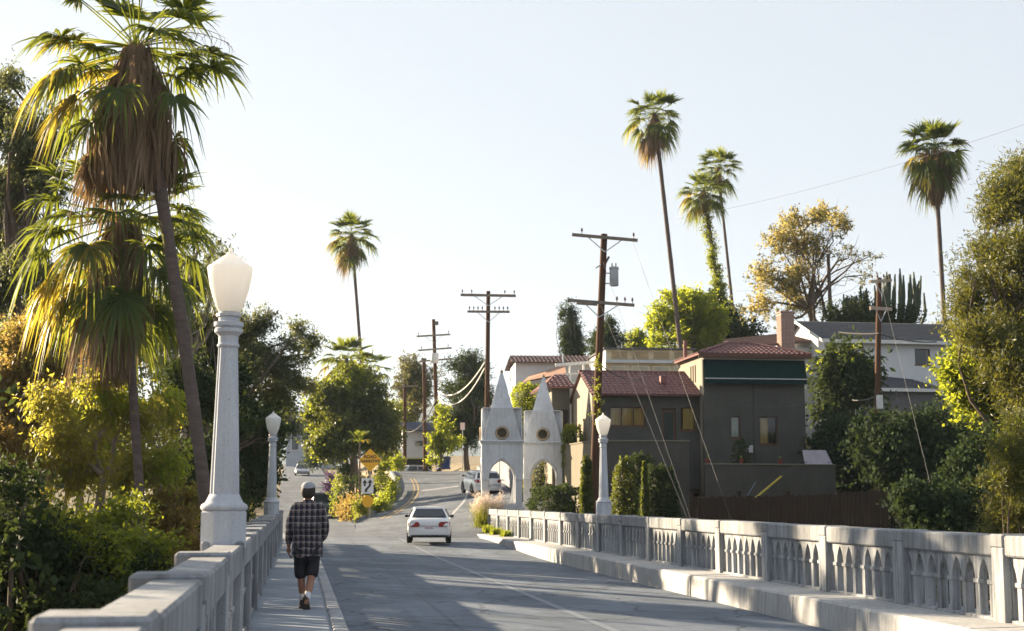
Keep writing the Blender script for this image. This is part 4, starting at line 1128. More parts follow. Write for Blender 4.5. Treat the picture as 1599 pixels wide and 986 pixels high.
cable('power_cable', 'pale cable from the short pole towards the round tree', 'cable', zig(P(632, 662, 122.6), P(590, 682, 104), .7), .04, M['wire_pale'])
cable('power_cable', 'thin high cable crossing behind the single tall palm crown', 'cable', zig(P(1060, 342, 96), P(1700, 160, 70), .5, 24), .008, M['wire_pale'])
cable('power_cable', 'thick dark cable running from the reddish pole along the white house eave', 'cable', zig(P(1310, 519, 70), P(1372, 521, 67.8), .05) + zig(P(1374, 521, 67.8), P(1462, 534, 76), .15), .04, M['wire'])
cable('power_cable', 'pale service cable from the reddish pole box into the banana plants', 'cable', zig(P(1371, 618, 67.7), P(1331, 625, 74), .1), .025, M['wire_pale'])
cable('power_cable', 'dark service cable reaching the low red tile roof from the leaning pole', 'cable', zig(P(940, 572, 59.8), P(1003, 590, 70.4), .25), .025, M['wire'])
cable('power_cable', 'dark cable drooping across the front of the tall house block', 'cable', zig(P(1100, 612, 69), P(1262, 628, 70), .5), .014, M['wire'])
for k, (a, b, y) in enumerate((((1399, 610), (1406, 645), 66), ((1413, 665), (1419, 685), 65))):
    cable('hanging_strap', ('pale hanging strap of cable beside the reddish pole guy wire, upper piece', 'pale hanging strap of cable beside the reddish pole guy wire, lower piece')[k], 'cable', [P(*a, y), P(*b, y)], .03, M['wire_pale'])

# ================================================================ road signs on the island
def lettering(text, size, mat, parent, loc, rot=(R(90), 0, 0)):
    cu = bpy.data.curves.new('t', 'FONT'); cu.body = text; cu.size = size; cu.align_x = 'CENTER'; cu.align_y = 'CENTER'; cu.extrude = .002; cu.offset = .008*size/.2
    ob = bpy.data.objects.new('t', cu); C.objects.link(ob); dg = bpy.context.evaluated_depsgraph_get(); dg.update()
    me = bpy.data.meshes.new_from_object(ob.evaluated_get(dg)); bpy.data.objects.remove(ob); bpy.data.curves.remove(cu)
    me.materials.clear(); me.materials.append(mat); me.name = 'lettering'
    return link('lettering', me, None, parent, loc=loc, rot=rot, kind='stuff')
M['sign_yellow'] = simple('yellow_sign', (.80, .42, .02), (.74, .38, .02), 2, .45)
M['sign_white'] = simple('white_sign', (.72, .72, .72), (.66, .66, .66), 2, .45)
sg = P(577, 808, 86.5); gz = max(th(sg.x, sg.y), sg.z) - .1
SG = thing('road_sign', 'yellow diamond road narrows sign with a white arrow sign on the same post', 'road sign', (sg.x, sg.y, gz))
def sz(v): return P(577, v, 86.5).z - gz
MB().box(-.045, .045, .0, .09, -.4, sz(703)).obj('sign_post', M['wood_arm_pale'], SG)
dm = plate('diamond_plate', [(0, -.70), (.70, 0), (0, .70), (-.70, 0)], [], .012, .002, M['sign_yellow'])
D_ = link('diamond_plate', dm, None, SG, loc=(0, -.02, sz(719)))
D_['label'] = 'orange yellow diamond plate reading ROAD NARROWS'
lettering('ROAD', .27, M['black'], D_, (0, -.008, .20)); lettering('NARROWS', .235, M['black'], D_, (0, -.008, -.06))
MB().lathe([(.03, 0), (.03, .01)], 10).obj('bolt', M['black'], D_, loc=(0, -.012, -.38), rot=(R(90), 0, 0))
wp = plate('arrow_plate', rect(-.36, .36, -.46, .46), [], .012, .002, M['sign_white'])
W_ = link('arrow_plate', wp, None, SG, loc=(-.14, -.02, sz(759)))
W_['label'] = 'white plate with two black arrows'
ar = plate('arrow', [(-.30, .18), (-.05, .18), (-.13, .32), (-.11, .0), (-.17, -.12), (-.22, .02), (-.24, .18)], [], .006, 0, M['black'])
link('arrow', plate('arrow', [(-.32, .16), (-.17, .38), (-.02, .16), (-.11, .16), (-.11, -.02), (-.23, -.02), (-.23, .16)], [], .004, 0, M['black']), None, W_, loc=(0, -.009, 0))
link('arrow', plate('arrow', [(-.16, -.38), (-.02, -.38), (-.02, -.26), (.20, .0), (.20, .18), (.30, .18), (.15, .40), (0, .18), (.08, .18), (.08, .04), (-.16, -.22)], [], .004, 0, M['black']), None, W_, loc=(0, -.009, 0))
oc = plate('hazard_plate', [(0, -.37), (.20, -.33), (.37, 0), (.30, .22), (0, .37), (-.30, .22), (-.37, 0), (-.2, -.33)], [], .012, .002, M['sign_yellow'])
link('hazard_plate', oc, None, SG, loc=(-.12, -.02, sz(783)))
np_ = P(722, 728, 119); NS = thing('parking_sign', 'small pale parking sign on a thin post on the grassy bank', 'road sign', (np_.x, np_.y, np_.z - .6))
MB().tube([(0, 0, 0), (0, 0, 4.0)], .035, 8).obj('sign_post', M['metal_grey'], NS)
link('sign_plate', plate('sign_plate', rect(-.19, .19, -.30, .30), [], .012, .002, simple('pinkish_sign', (.66, .52, .54), (.6, .5, .52), 3, .5)), None, NS, loc=(0, -.05, P(722, 666, 119).z - np_.z + .6))
def bin_(u, v, y, label, rz):
    q = P(u, v, y); b = thing('wheeled_bin', label, 'rubbish bin', q, rz, 'blue rubbish bins')
    bl = M['bin']
    MB().rings([[(-w, -d, z), (w, -d, z), (w, d, z), (-w, d, z)] for w, d, z in ((.24, .26, .05), (.31, .34, .95), (.33, .36, .97), (.33, .36, 1.0))]).obj('bin_body', bl, b)
    MB().rings([[(-w, -d, z), (w, -d, z), (w, d, z), (-w, d, z)] for w, d, z in ((.34, .38, 1.0), (.34, .38, 1.04), (.26, .28, 1.10))]).obj('lid', bl, b)
    for sx in (-.25, .25):
        MB().lathe([(.10, -.03), (.12, -.02), (.12, .02), (.10, .03)], 16).obj('wheel', M['black'], b, loc=(sx, .30, .12), rot=(0, R(90), 0))
M['bin'] = simple('blue_plastic', (.025, .055, .20), (.03, .065, .24), 3, .5)
bin_(688, 734, 117.5, 'blue wheeled bin at the foot of the ivy covered pole', .2); bin_(697, 734, 117.8, 'blue wheeled bin standing towards the grassy bank', -.1)

# ================================================================ vehicles (front faces +Y)
M['car_white'] = simple('white_car_paint', (.72, .73, .74), (.70, .71, .72), 1, .28, coat=.6)
M['car_silver'] = simple('silver_car_paint', (.42, .42, .45), (.40, .40, .43), 1, .3, 0, .3, coat=.6)
M['car_dark'] = simple('dark_car_paint', (.035, .05, .06), (.04, .055, .065), 1, .25, coat=.6)
M['car_glass'] = glassmat('tinted_car_glass', (.012, .018, .028), .04)
M['tyre'] = simple('tyre_rubber', (.018, .018, .018), (.025, .025, .025), 8, .85)
M['rim'] = simple('alloy_rim', (.45, .45, .46), None, 4, .35, 0, .7)
M['tail'] = simple('tail_light', (.32, .018, .014), (.22, .012, .012), 9, .25)
M['head'] = simple('head_light', (.6, .6, .62), (.5, .5, .52), 9, .15)
M['plate'] = simple('licence_plate', (.60, .55, .58), (.45, .30, .34), 12, .5)
def car(label, loc, rz, W=1.70, L=4.4, H=1.39, paint='car_white', kind='sedan'):
    root = thing('car', label, 'car', loc, rz)
    hw = W/2; wb = L*.585; y_r = -L/2 + L*.20; y_f = y_r + wb
    belt = .90 if kind == 'sedan' else 1.02
    deck = belt + (.05 if kind == 'sedan' else .02)
    # lower body: sections along the length, each a rounded half section mirrored
    secs = [(-L/2+.00, .84, .50, .80), (-L/2+.05, .93, .30, belt-.02), (-L/2+.25, .985, .24, deck), (-L/2+.75, 1.0, .22, deck+.01), (-.4, 1.0, .20, belt+.01), (.5, 1.0, .20, belt), (L/2-1.15, .99, .20, belt-.03), (L/2-.55, .97, .22, belt-.12), (L/2-.15, .90, .26, belt-.24), (L/2, .78, .36, belt-.36)]
    rings = []
    for y, k, zb, zt in secs:
        w = hw*k; half = [(w*.80, zb), (w*.95, zb+.05), (w*.985, zb+.18), (w, zb+(zt-zb)*.50), (w*.985, zt-.14), (w*.95, zt-.045), (w*.86, zt), (w*.45, zt+.02)]
        rings.append([(x, y, z) for x, z in half] + [(-x, y, z) for x, z in reversed(half)])
    MB().rings(rings).obj('body', M[paint], root, smooth=True, auto=42)
    # cabin
    if kind == 'sedan': yb0, yt0, yt1, yf1 = -L/2+.62, -L/2+1.22, .42, 1.12
    else: yb0, yt0, yt1, yf1 = -L/2+.10, -L/2+.42, .55, 1.15
    bw, tw = hw*.90, hw*.68 if kind == 'sedan' else hw*.74
    zt = H; zr = zt - .05
    base = [(-bw, yb0), (bw, yb0), (bw, yf1), (-bw, yf1)]; top = [(-tw, yt0), (tw, yt0), (tw, yt1), (-tw, yt1)]
    rr = []
    for q, ex in ((0, 0), (.5, .035), (.88, .02), (1.0, -.05)):
        ring = []
        for (bx, by), (tx, ty) in zip(base, top):
            ring.append((bx+(tx-bx)*q + math.copysign(ex, bx), by+(ty-by)*q, deck-.02+(zr-deck+.02)*q + (.045 if q == 1 else 0)))
        # rounded corner by splitting
        full = []
        for i in range(4):
            p0, p1, p2 = Vector(ring[i-1]), Vector(ring[i]), Vector(ring[(i+1) % 4])
            full.append(p1.lerp(p0, .06)); full.append(p1.lerp(p2, .06))
        rr.append(full)
    roof = [p.lerp(sum(rr[-1], Vector())/8, .45) + Vector((0, 0, .025)) for p in rr[-1]]
    rr.append(roof)
    MB().rings(rr).obj('cabin', M[paint], root, smooth=True, auto=40)
    def pane(name, corners, out):
        vs = [Vector(c) for c in corners]; nrm = (vs[1]-vs[0]).cross(vs[3]-vs[0]).normalized()
        if nrm.dot(Vector(out)) < 0: nrm = -nrm
        mb = MB(); k = nrm*.045
        c = sum(vs, Vector())/4; ins = [v.lerp(c, .05) for v in vs]
        mb.rings([[v + k*.2 for v in vs], [v + k for v in ins]], False, True)
        return mb.obj(name, M['car_glass'], root)
    def at(q, side, yb, yt): return (side*(bw+(tw-bw)*q), yb+(yt-yb)*q, deck+(zr-deck)*q)
    pane('rear_window', [(-bw*.88, yb0+(yt0-yb0)*.10, deck+(zr-deck)*.10), (bw*.88, yb0+(yt0-yb0)*.10, deck+(zr-deck)*.10), (tw*.93, yb0+(yt0-yb0)*.86, deck+(zr-deck)*.88), (-tw*.93, yb0+(yt0-yb0)*.86, deck+(zr-deck)*.88)], (0, -1, .3))
    pane('windscreen', [(-bw*.9, yf1+(yt1-yf1)*.08, deck+(zr-deck)*.08), (bw*.9, yf1+(yt1-yf1)*.08, deck+(zr-deck)*.08), (tw*.93, yf1+(yt1-yf1)*.9, deck+(zr-deck)*.9), (-tw*.93, yf1+(yt1-yf1)*.9, deck+(zr-deck)*.9)], (0, 1, .3))
    for sd in (-1, 1):
        mid = (yt0+yt1)/2 + .05
        for ya, yb_ in ((yb0+.38 if kind == 'sedan' else yb0+.25, mid-.04), (mid+.04, yf1-.30)):
            q0, q1 = .12, .84
            x0, x1 = sd*(bw+(tw-bw)*q0+.03), sd*(bw+(tw-bw)*q1+.02)
            ya1 = max(ya, yt0+.06) if ya < mid-.1 and ya < yt0 else ya; yb1 = min(yb_, yt1-.05)
            pane('side_window', [(x0, ya, deck+(zr-deck)*q0), (x0, yb_, deck+(zr-deck)*q0), (x1, yb1, deck+(zr-deck)*q1), (x1, ya1, deck+(zr-deck)*q1)], (sd, 0, .2))
        zl = belt - .17 if kind == 'sedan' else belt - .12
        ly = -L/2 - .03
        k0 = .40 if kind == 'sedan' else .62
        tl = MB().rings([[(sd*hw*a, ly+yy, zl+zz) for a, yy, zz in pr] for pr in (
            [(k0, .09, .0), (k0+.05, .09, -.10), (.80, .12, -.11), (.955, .22, -.09), (.965, .24, .08), (.80, .14, .115), (k0+.07, .09, .10)],
            [(k0+.02, .0, .0), (k0+.07, .0, -.09), (.80, .015, -.10), (.945, .11, -.08), (.955, .13, .065), (.80, .03, .105), (k0+.09, .0, .09)])])
        tl.obj('tail_light', M['tail'], root)
        MB().rings([[(sd*hw*a, L/2+yy, belt-.27+zz) for a, yy, zz in pr] for pr in (
            [(.42, -.06, -.06), (.82, -.16, -.06), (.84, -.22, .05), (.46, -.12, .07)], [(.44, .0, -.05), (.82, -.06, -.05), (.84, -.10, .04), (.48, -.04, .06)])]).obj('head_light', M['head'], root)
        mr = MB().box(sd*(hw+.06)-.09, sd*(hw+.06)+.09, yf1-.42, yf1-.28, belt+.05, belt+.19, .03).obj('wing_mirror', M[paint], root)
        MB().box(sd*(hw+.06)-.075, sd*(hw+.06)+.075, yf1-.428, yf1-.421, belt+.065, belt+.175).obj('mirror_glass', M['car_glass'], mr)
        for y in (y_r, y_f):
            wr = .305 if kind == 'sedan' else .35
            t_ = MB().lathe([(wr*.60, -.095), (wr*.92, -.10), (wr, -.075), (wr, .075), (wr*.92, .10), (wr*.60, .095)], 26).obj('wheel', M['tyre'], root, loc=(sd*(hw-.09), y, wr), rot=(0, R(90), 0), smooth=True, auto=40)
            MB().lathe([(wr*.62, -.07), (wr*.60, .097), (wr*.30, .085), (wr*.12, .10)] if sd > 0 else [(wr*.12, -.10), (wr*.30, -.085), (wr*.60, -.097), (wr*.62, .07)], 18).obj('rim', M['rim'], t_)
            # dark wheel arch lip
            ac = MB(); rg = []
            for a in np.linspace(-.25, math.pi+.25, 16):
                rg.append([(sd*(hw-.03+dx_), y + r_*math.cos(a), wr + r_*math.sin(a)) for r_, dx_ in ((wr+.02, -.12), (wr+.02, .036), (wr+.075, .034), (wr+.075, -.12))])
            ac.rings(rg); ac.obj('wheel_arch', M['black'], root)
    MB().box(-hw*.84, hw*.84, -L/2+.03, -L/2+.5, .235, .34, .03).obj('rear_valance', M['black'], root)
    bp = MB(); rg = []
    for k_ in np.linspace(-1, 1, 13):
        x = hw*.965*k_; yy = -L/2 - .045 + .16*abs(k_)**3.2
        rg.append([(x, yy+.12, .33), (x, yy+.01, .345), (x, yy-.012, .45), (x, yy, .55), (x, yy+.12, .56)])
    bp.rings(rg); bp.obj('rear_bumper', M[paint], root, smooth=True, auto=50)
    MB().box(-.155, .155, -L/2-.055, -L/2-.03, .555, .69, .006).obj('licence_plate', M['plate'], root, loc=(0, .01, .0))
    MB().lathe([(.035, 0), (.035, .012)], 12).obj('badge', M['metal_grey'], root, loc=(0, -L/2+.02, belt-.10), rot=(R(90), 0, 0))
    return root
c = P(670, 844, 57.3); car('white sedan driving off the bridge with red tail lights', (c.x, c.y, .012), R(3.2))
c = P(750, 762, 91); zz = rt_r[0].z
def road_z(px, py, l, r):
    best = None
    for a, b in zip(l, r):
        d = abs((a+b).y/2 - py)
        f = max(0, min(1, (px-a.x)/(b.x-a.x))) if abs(b.x-a.x) > .1 else .5
        if best is None or d < best[0]: best = (d, a.z+(b.z-a.z)*f)
    return best[1]
zc = road_z(c.x, c.y, rt_l, rt_r); w2 = car('white hatchback parked against the retaining wall behind the gate tower', (c.x, c.y, zc), R(15), 1.78, 4.2, 1.5, 'car_white', 'suv')
w2.rotation_euler = (R(3.2), 0, R(15))
c = B(101, 1.75); car('dark hatchback parked on the side road just past the walking person', (c.x, c.y, road_z(c.x, c.y, lf_l, lf_r)+.0), AX + R(2), 1.85, 4.5, 1.72, 'car_dark', 'suv')
c = B(176, .6); q = car('silver car coming down the side road between the trees', (c.x, c.y, road_z(c.x, c.y, lf_l, lf_r)), R(180) + AX, 1.76, 4.4, 1.42, 'car_silver'); q.rotation_euler = (R(-3), 0, R(180) + AX)
c = P(652, 740, 122.5); car('grey car parked beyond the hill road crest in front of the white house end', (c.x, c.y, P(652, 727, 122.5).z - 1.42), R(-70), 1.75, 4.3, 1.42, 'car_silver')

# ================================================================ the walking person
def skin_mesh(name, verts, edges, radii, mat, sub=2, root=0, smooth=True):
    me = bpy.data.meshes.new(name); me.from_pydata([tuple(v) for v in verts], edges, [])
    ob = bpy.data.objects.new(name, me); C.objects.link(ob)
    md = ob.modifiers.new('s', 'SKIN'); md.use_smooth_shade = True
    for i, r in enumerate(radii):
        sv = me.skin_vertices[0].data[i]; sv.radius = (r, r) if not hasattr(r, '__len__') else r
        sv.use_root = (i == root)
    sd = ob.modifiers.new('u', 'SUBSURF'); sd.levels = sub; sd.render_levels = sub
    dg = bpy.context.evaluated_depsgraph_get(); dg.update()
    out = bpy.data.meshes.new_from_object(ob.evaluated_get(dg)); bpy.data.objects.remove(ob); bpy.data.meshes.remove(me)
    out.name = name; out.materials.clear(); out.materials.append(mat)
    out.polygons.foreach_set('use_smooth', [True]*len(out.polygons)); return out
def plaid():
    m, nt, b = _nt('plaid_flannel')
    tc = N(nt, 'ShaderNodeTexCoord'); sx = N(nt, 'ShaderNodeSeparateXYZ'); nt.links.new(tc.outputs['Object'], sx.inputs[0])
    def stripes(sock, freq, duty, off=0.0):
        a = N(nt, 'ShaderNodeMath', operation='MULTIPLY_ADD'); a.inputs[1].default_value = freq; a.inputs[2].default_value = off; nt.links.new(sock, a.inputs[0])
        f = N(nt, 'ShaderNodeMath', operation='FRACT'); nt.links.new(a.outputs[0], f.inputs[0])
        l = N(nt, 'ShaderNodeMath', operation='LESS_THAN'); l.inputs[1].default_value = duty; nt.links.new(f.outputs[0], l.inputs[0]); return l.outputs[0]
    base = (.15, .112, .10); navy = (.016, .018, .030); pale = (.34, .32, .32)
    w = noise(nt, coords(nt, 'Object'), 3, 3)
    zz = N(nt, 'ShaderNodeMath', operation='MULTIPLY_ADD'); zz.inputs[1].default_value = .05; nt.links.new(w, zz.inputs[0]); nt.links.new(sx.outputs[2], zz.inputs[2])
    xx = N(nt, 'ShaderNodeMath', operation='MULTIPLY_ADD'); xx.inputs[1].default_value = .04; nt.links.new(w, xx.inputs[0]); nt.links.new(sx.outputs[0], xx.inputs[2])
    vx = stripes(xx.outputs[0], 13.0, .46, .1); hzs = stripes(zz.outputs[0], 11.0, .46, .2)
    col = mixc(nt, vx, base, navy)
    half = N(nt, 'ShaderNodeMath', operation='MULTIPLY'); half.inputs[1].default_value = .8; nt.links.new(hzs, half.inputs[0])
    col = mixc(nt, half.outputs[0], col, navy)
    px_ = stripes(xx.outputs[0], 13.0, .15, .35); pz = stripes(zz.outputs[0], 11.0, .15, .45)
    f1 = N(nt, 'ShaderNodeMath', operation='MULTIPLY'); f1.inputs[1].default_value = .26; nt.links.new(px_, f1.inputs[0])
    f2 = N(nt, 'ShaderNodeMath', operation='MULTIPLY'); f2.inputs[1].default_value = .42; nt.links.new(pz, f2.inputs[0])
    col = mixc(nt, f1.outputs[0], col, pale); col = mixc(nt, f2.outputs[0], col, pale)
    nt.links.new(col, b.inputs['Base Color']); b.inputs['Roughness'].default_value = .95; b.inputs['Specular IOR Level'].default_value = .1
    b.inputs['Sheen Weight'].default_value = .25
    bump(nt, b, noise(nt, coords(nt, 'Object', (1, 1, .4)), 7, 4), .7, .04)
    return m
M['plaid'] = plaid()
M['skin'] = simple('skin', (.30, .155, .095), (.26, .13, .08), 6, .6)
M['shorts'] = simple('black_shorts', (.016, .017, .022), (.024, .025, .03), 7, .9, .3)
M['cap'] = simple('grey_cap', (.34, .35, .38), (.28, .29, .32), 6, .9)
M['hair'] = simple('dark_hair', (.016, .012, .010), (.028, .02, .016), 30, .7, .6)
M['sock'] = simple('white_sock', (.62, .62, .66), (.54, .54, .6), 9, .9)
M['shoe'] = simple('black_shoe', (.018, .018, .02), (.03, .03, .033), 8, .6)
M['sole'] = simple('shoe_sole', (.10, .085, .065), (.06, .05, .04), 10, .8)
pf = P(478, 946, 20.75)
PR = thing('person', 'person in plaid flannel, black shorts and grey cap walking away along the sidewalk', 'person', (pf.x, pf.y, .15), AX*.6)
# body: one continuous skinned figure, facing +Y; x to the right
bv = [(0, 0, .93), (0, .0, 1.12), (0, -.01, 1.30), (0, -.005, 1.44), (0, .015, 1.53), (0, .03, 1.60), (0, .045, 1.68), (0, .045, 1.745),      # pelvis .. head top 0-7
      (-.10, 0, .88), (-.085, .05, .50), (-.065, .035, .26), (-.06, .05, .10), (-.062, .15, .045),               # left leg 8-12 (on the ground, just ahead)
      (.10, 0, .88), (.075, .0, .50), (.045, -.20, .27), (.022, -.33, .145), (.012, -.335, .07),            # right leg 13-17 (pushing off behind)
      (-.17, -.01, 1.44), (-.225, -.04, 1.17), (-.265, .02, .93), (-.268, .05, .86),                        # left arm 18-21
      (.17, -.01, 1.44), (.225, -.05, 1.17), (.19, .12, .98), (.16, .19, .95)]                             # right arm 22-25
be = [(0, 1), (1, 2), (2, 3), (3, 4), (4, 5), (5, 6), (6, 7), (0, 8), (8, 9), (9, 10), (10, 11), (11, 12), (0, 13), (13, 14), (14, 15), (15, 16), (16, 17), (3, 18), (18, 19), (19, 20), (20, 21), (3, 22), (22, 23), (23, 24), (24, 25)]
br = [(.15, .12), (.14, .11), (.155, .12), (.13, .10), (.055, .055), (.066, .07), (.083, .093), (.06, .07), .09, .062, .056, .036, .035, .09, .062, .056, .036, .032, .06, .046, .034, .030, .06, .046, .034, .030]
body = link('body', skin_mesh('body', bv, be, br, M['skin']), None, PR)
# hands: palm and five fingers each
def hand(origin, down, side, fwd, curl, flip):
    o = Vector(origin); dn = Vector(down).normalized(); sd = Vector(side).normalized(); fw = Vector(fwd).normalized()
    verts = [o, o + dn*.045, o + dn*.085]; edges = [(0, 1), (1, 2)]; rad = [(.026, .018), (.034, .017), (.036, .015)]
    for k, (off, ln) in enumerate(((-.028, .072), (-.010, .082), (.010, .077), (.027, .060))):
        b0 = o + dn*.088 + fw*off; n0 = len(verts)
        p1 = b0 + dn*ln*.45 + sd*curl*.010; p2 = b0 + dn*ln*.80 + sd*curl*.032; p3 = b0 + dn*ln*.95 + sd*curl*.055
        verts += [b0, p1, p2, p3]; edges += [(2, n0), (n0, n0+1), (n0+1, n0+2), (n0+2, n0+3)]; rad += [.0095, .009, .0085, .007]
    n0 = len(verts); t0 = o + dn*.035 - fw*.034*flip
    verts += [t0, t0 + dn*.03 - fw*.022*flip + sd*.012, t0 + dn*.062 - fw*.026*flip + sd*.022]; edges += [(1, n0), (n0, n0+1), (n0+1, n0+2)]; rad += [.012, .0105, .008]
    return skin_mesh('hand', verts, edges, rad, M['skin'], 1)
link('hand', hand((-.268, .05, .87), (-.02, .15, -1), (1, 0, 0), (0, -1, 0), 1.0, 1), None, body)
link('hand', hand((.16, .19, .955), (-.3, .8, -.5), (-1, 0, 0), (0, -.5, -.8), 1.0, 1), None, body)
# ears, nose so that the head reads as a head
for sx in (-1, 1): MB().lathe([(.004, -.012), (.02, -.008), (.024, 0), (.02, .008), (.004, .012)], 12).obj('ear', M['skin'], body, loc=(sx*.086, .04, 1.665), rot=(0, R(90), 0), scale=(1.4, .8, 1), smooth=True)
MB().rings([[(-.012, .125, 1.69), (.012, .125, 1.69), (.016, .13, 1.645), (-.016, .13, 1.645)], [(-.004, .135, 1.685), (.004, .135, 1.685), (.010, .155, 1.65), (-.010, .155, 1.65)]]).obj('nose', M['skin'], body, smooth=True)
hr = MB(); rg = []
for z, w, yb, yf in ((1.565, .062, -.05, .02), (1.60, .090, -.075, .04), (1.65, .104, -.088, .05), (1.70, .104, -.084, .08), (1.74, .085, -.05, .09)):
    rg.append([(w*math.sin(a), (yb+yf)/2 + (yf-yb)/2*math.cos(a), z) for a in np.linspace(0, 2*math.pi, 17)[:-1]])
hr.rings(rg); hr.obj('hair', M['hair'], body, smooth=True, auto=80)
cp_ = MB(); rg = []
for z, w, d in ((1.712, .098, .112), (1.735, .100, .114), (1.76, .094, .106), (1.79, .070, .080), (1.803, .035, .04), (1.806, .008, .01)):
    rg.append([(w*math.sin(a), .035 + d*math.cos(a), z - .018*(1-math.cos(a))*(z < 1.72)) for a in np.linspace(0, 2*math.pi, 25)[:-1]])
cp_.rings(rg); CPo = cp_.obj('cap', M['cap'], PR, smooth=True, auto=80)
br_ = MB(); vs = []
for k in range(9):
    a = -.95 + 1.9*k/8; vs += [(.095*math.sin(a), .035+.11*math.cos(a), 1.70), (.085*math.sin(a), .05+.20*math.cos(a)**.8, 1.685)]
br_.add(vs, [(2*i, 2*i+2, 2*i+3, 2*i+1) for i in range(8)]).obj('cap_brim', M['cap'], CPo)
# jacket: torso and sleeves, loose
jv = [(0, 0, .80), (0, 0, .98), (0, -.01, 1.16), (0, -.015, 1.32), (0, -.01, 1.43), (0, .005, 1.505),
      (-.165, -.01, 1.445), (-.222, -.035, 1.30), (-.248, -.045, 1.16), (-.262, .0, 1.02), (-.272, .035, .90),
      (.165, -.01, 1.445), (.222, -.035, 1.30), (.25, -.055, 1.16), (.232, .05, 1.04), (.18, .15, .965)]
je = [(0, 1), (1, 2), (2, 3), (3, 4), (4, 5), (4, 6), (6, 7), (7, 8), (8, 9), (9, 10), (4, 11), (11, 12), (12, 13), (13, 14), (14, 15)]
jr = [(.215, .165), (.215, .165), (.215, .16), (.21, .155), (.165, .12), (.085, .08), .088, .082, .076, .068, .058, .088, .082, .076, .070, .06]
JK = link('flannel_jacket', skin_mesh('flannel_jacket', jv, je, jr, M['plaid'], 2, 1), None, PR)
hem = MB(); rg = []
for z, wx_, wy_ in ((.735, .222, .175), (.80, .225, .18), (.90, .222, .178), (1.0, .214, .17)):
    rg.append([(wx_*math.sin(a)*(1+.02*math.sin(5*a)), wy_*math.cos(a)*(1+.02*math.cos(4*a)) - .003, z + .012*math.sin(3*a)*(z < .78)) for a in np.linspace(0, 2*math.pi, 33)[:-1]])
hem.rings(rg, False, False); hem.obj('jacket_hem', M['plaid'], JK, smooth=True)
cl_ = MB(); rg = []
for z, r_ in ((1.475, .098), (1.515, .085), (1.545, .078), (1.52, .09)):
    rg.append([(r_*math.sin(a), .012 + r_*math.cos(a), z) for a in np.linspace(0, 2*math.pi, 21)[:-1]])
cl_.rings(rg, False, False); cl_.obj('collar', M['plaid'], JK, smooth=True)
sv = [(0, 0, .86), (-.10, 0, .80), (-.095, .03, .62), (-.087, .048, .405), (.10, 0, .80), (.088, .01, .62), (.074, -.03, .425)]
link('shorts', skin_mesh('shorts', sv, [(0, 1), (1, 2), (2, 3), (0, 4), (4, 5), (5, 6)], [(.17, .14), .115, .102, .095, .115, .102, .095], M['shorts'], 2), None, PR)
link('sock', skin_mesh('sock', [(-.064, .038, .25), (-.06, .048, .09)], [(0, 1)], [.056, .049], M['sock'], 2), None, PR)
link('sock', skin_mesh('sock', [(.040, -.225, .25), (.022, -.33, .135)], [(0, 1)], [.056, .049], M['sock'], 2), None, PR)
def shoe(M4):
    prof = [(-.135, .030, .085), (-.11, .040, .105), (-.05, .041, .105), (.02, .044, .085), (.09, .050, .066), (.14, .044, .055), (.165, .022, .040)]
    rg = [[(w*math.sin(a), y, .022 + (h*.5)*(1-math.cos(a))) for a in np.linspace(0, 2*math.pi, 15)[:-1]] for y, w, h in prof]
    s = MB(); s.rings(rg); s.xf(M4); o = s.obj('shoe', M['shoe'], PR, smooth=True, auto=70)
    so = MB(); so.rings([[(w*1.06*sx, y, z) for sx, z in ((-1, 0), (1, 0), (1, .024), (-1, .024))] for y, w, h in prof]); so.xf(M4); so.obj('sole', M['sole'], o)
    return o
shoe(Matrix.Translation((-.06, .085, 0)) @ Matrix.Rotation(R(4), 4, 'Z'))
shoe(Matrix.Translation((.012, -.285, .062)) @ Matrix.Rotation(R(-52), 4, 'X') @ Matrix.Rotation(R(-4), 4, 'Z'))
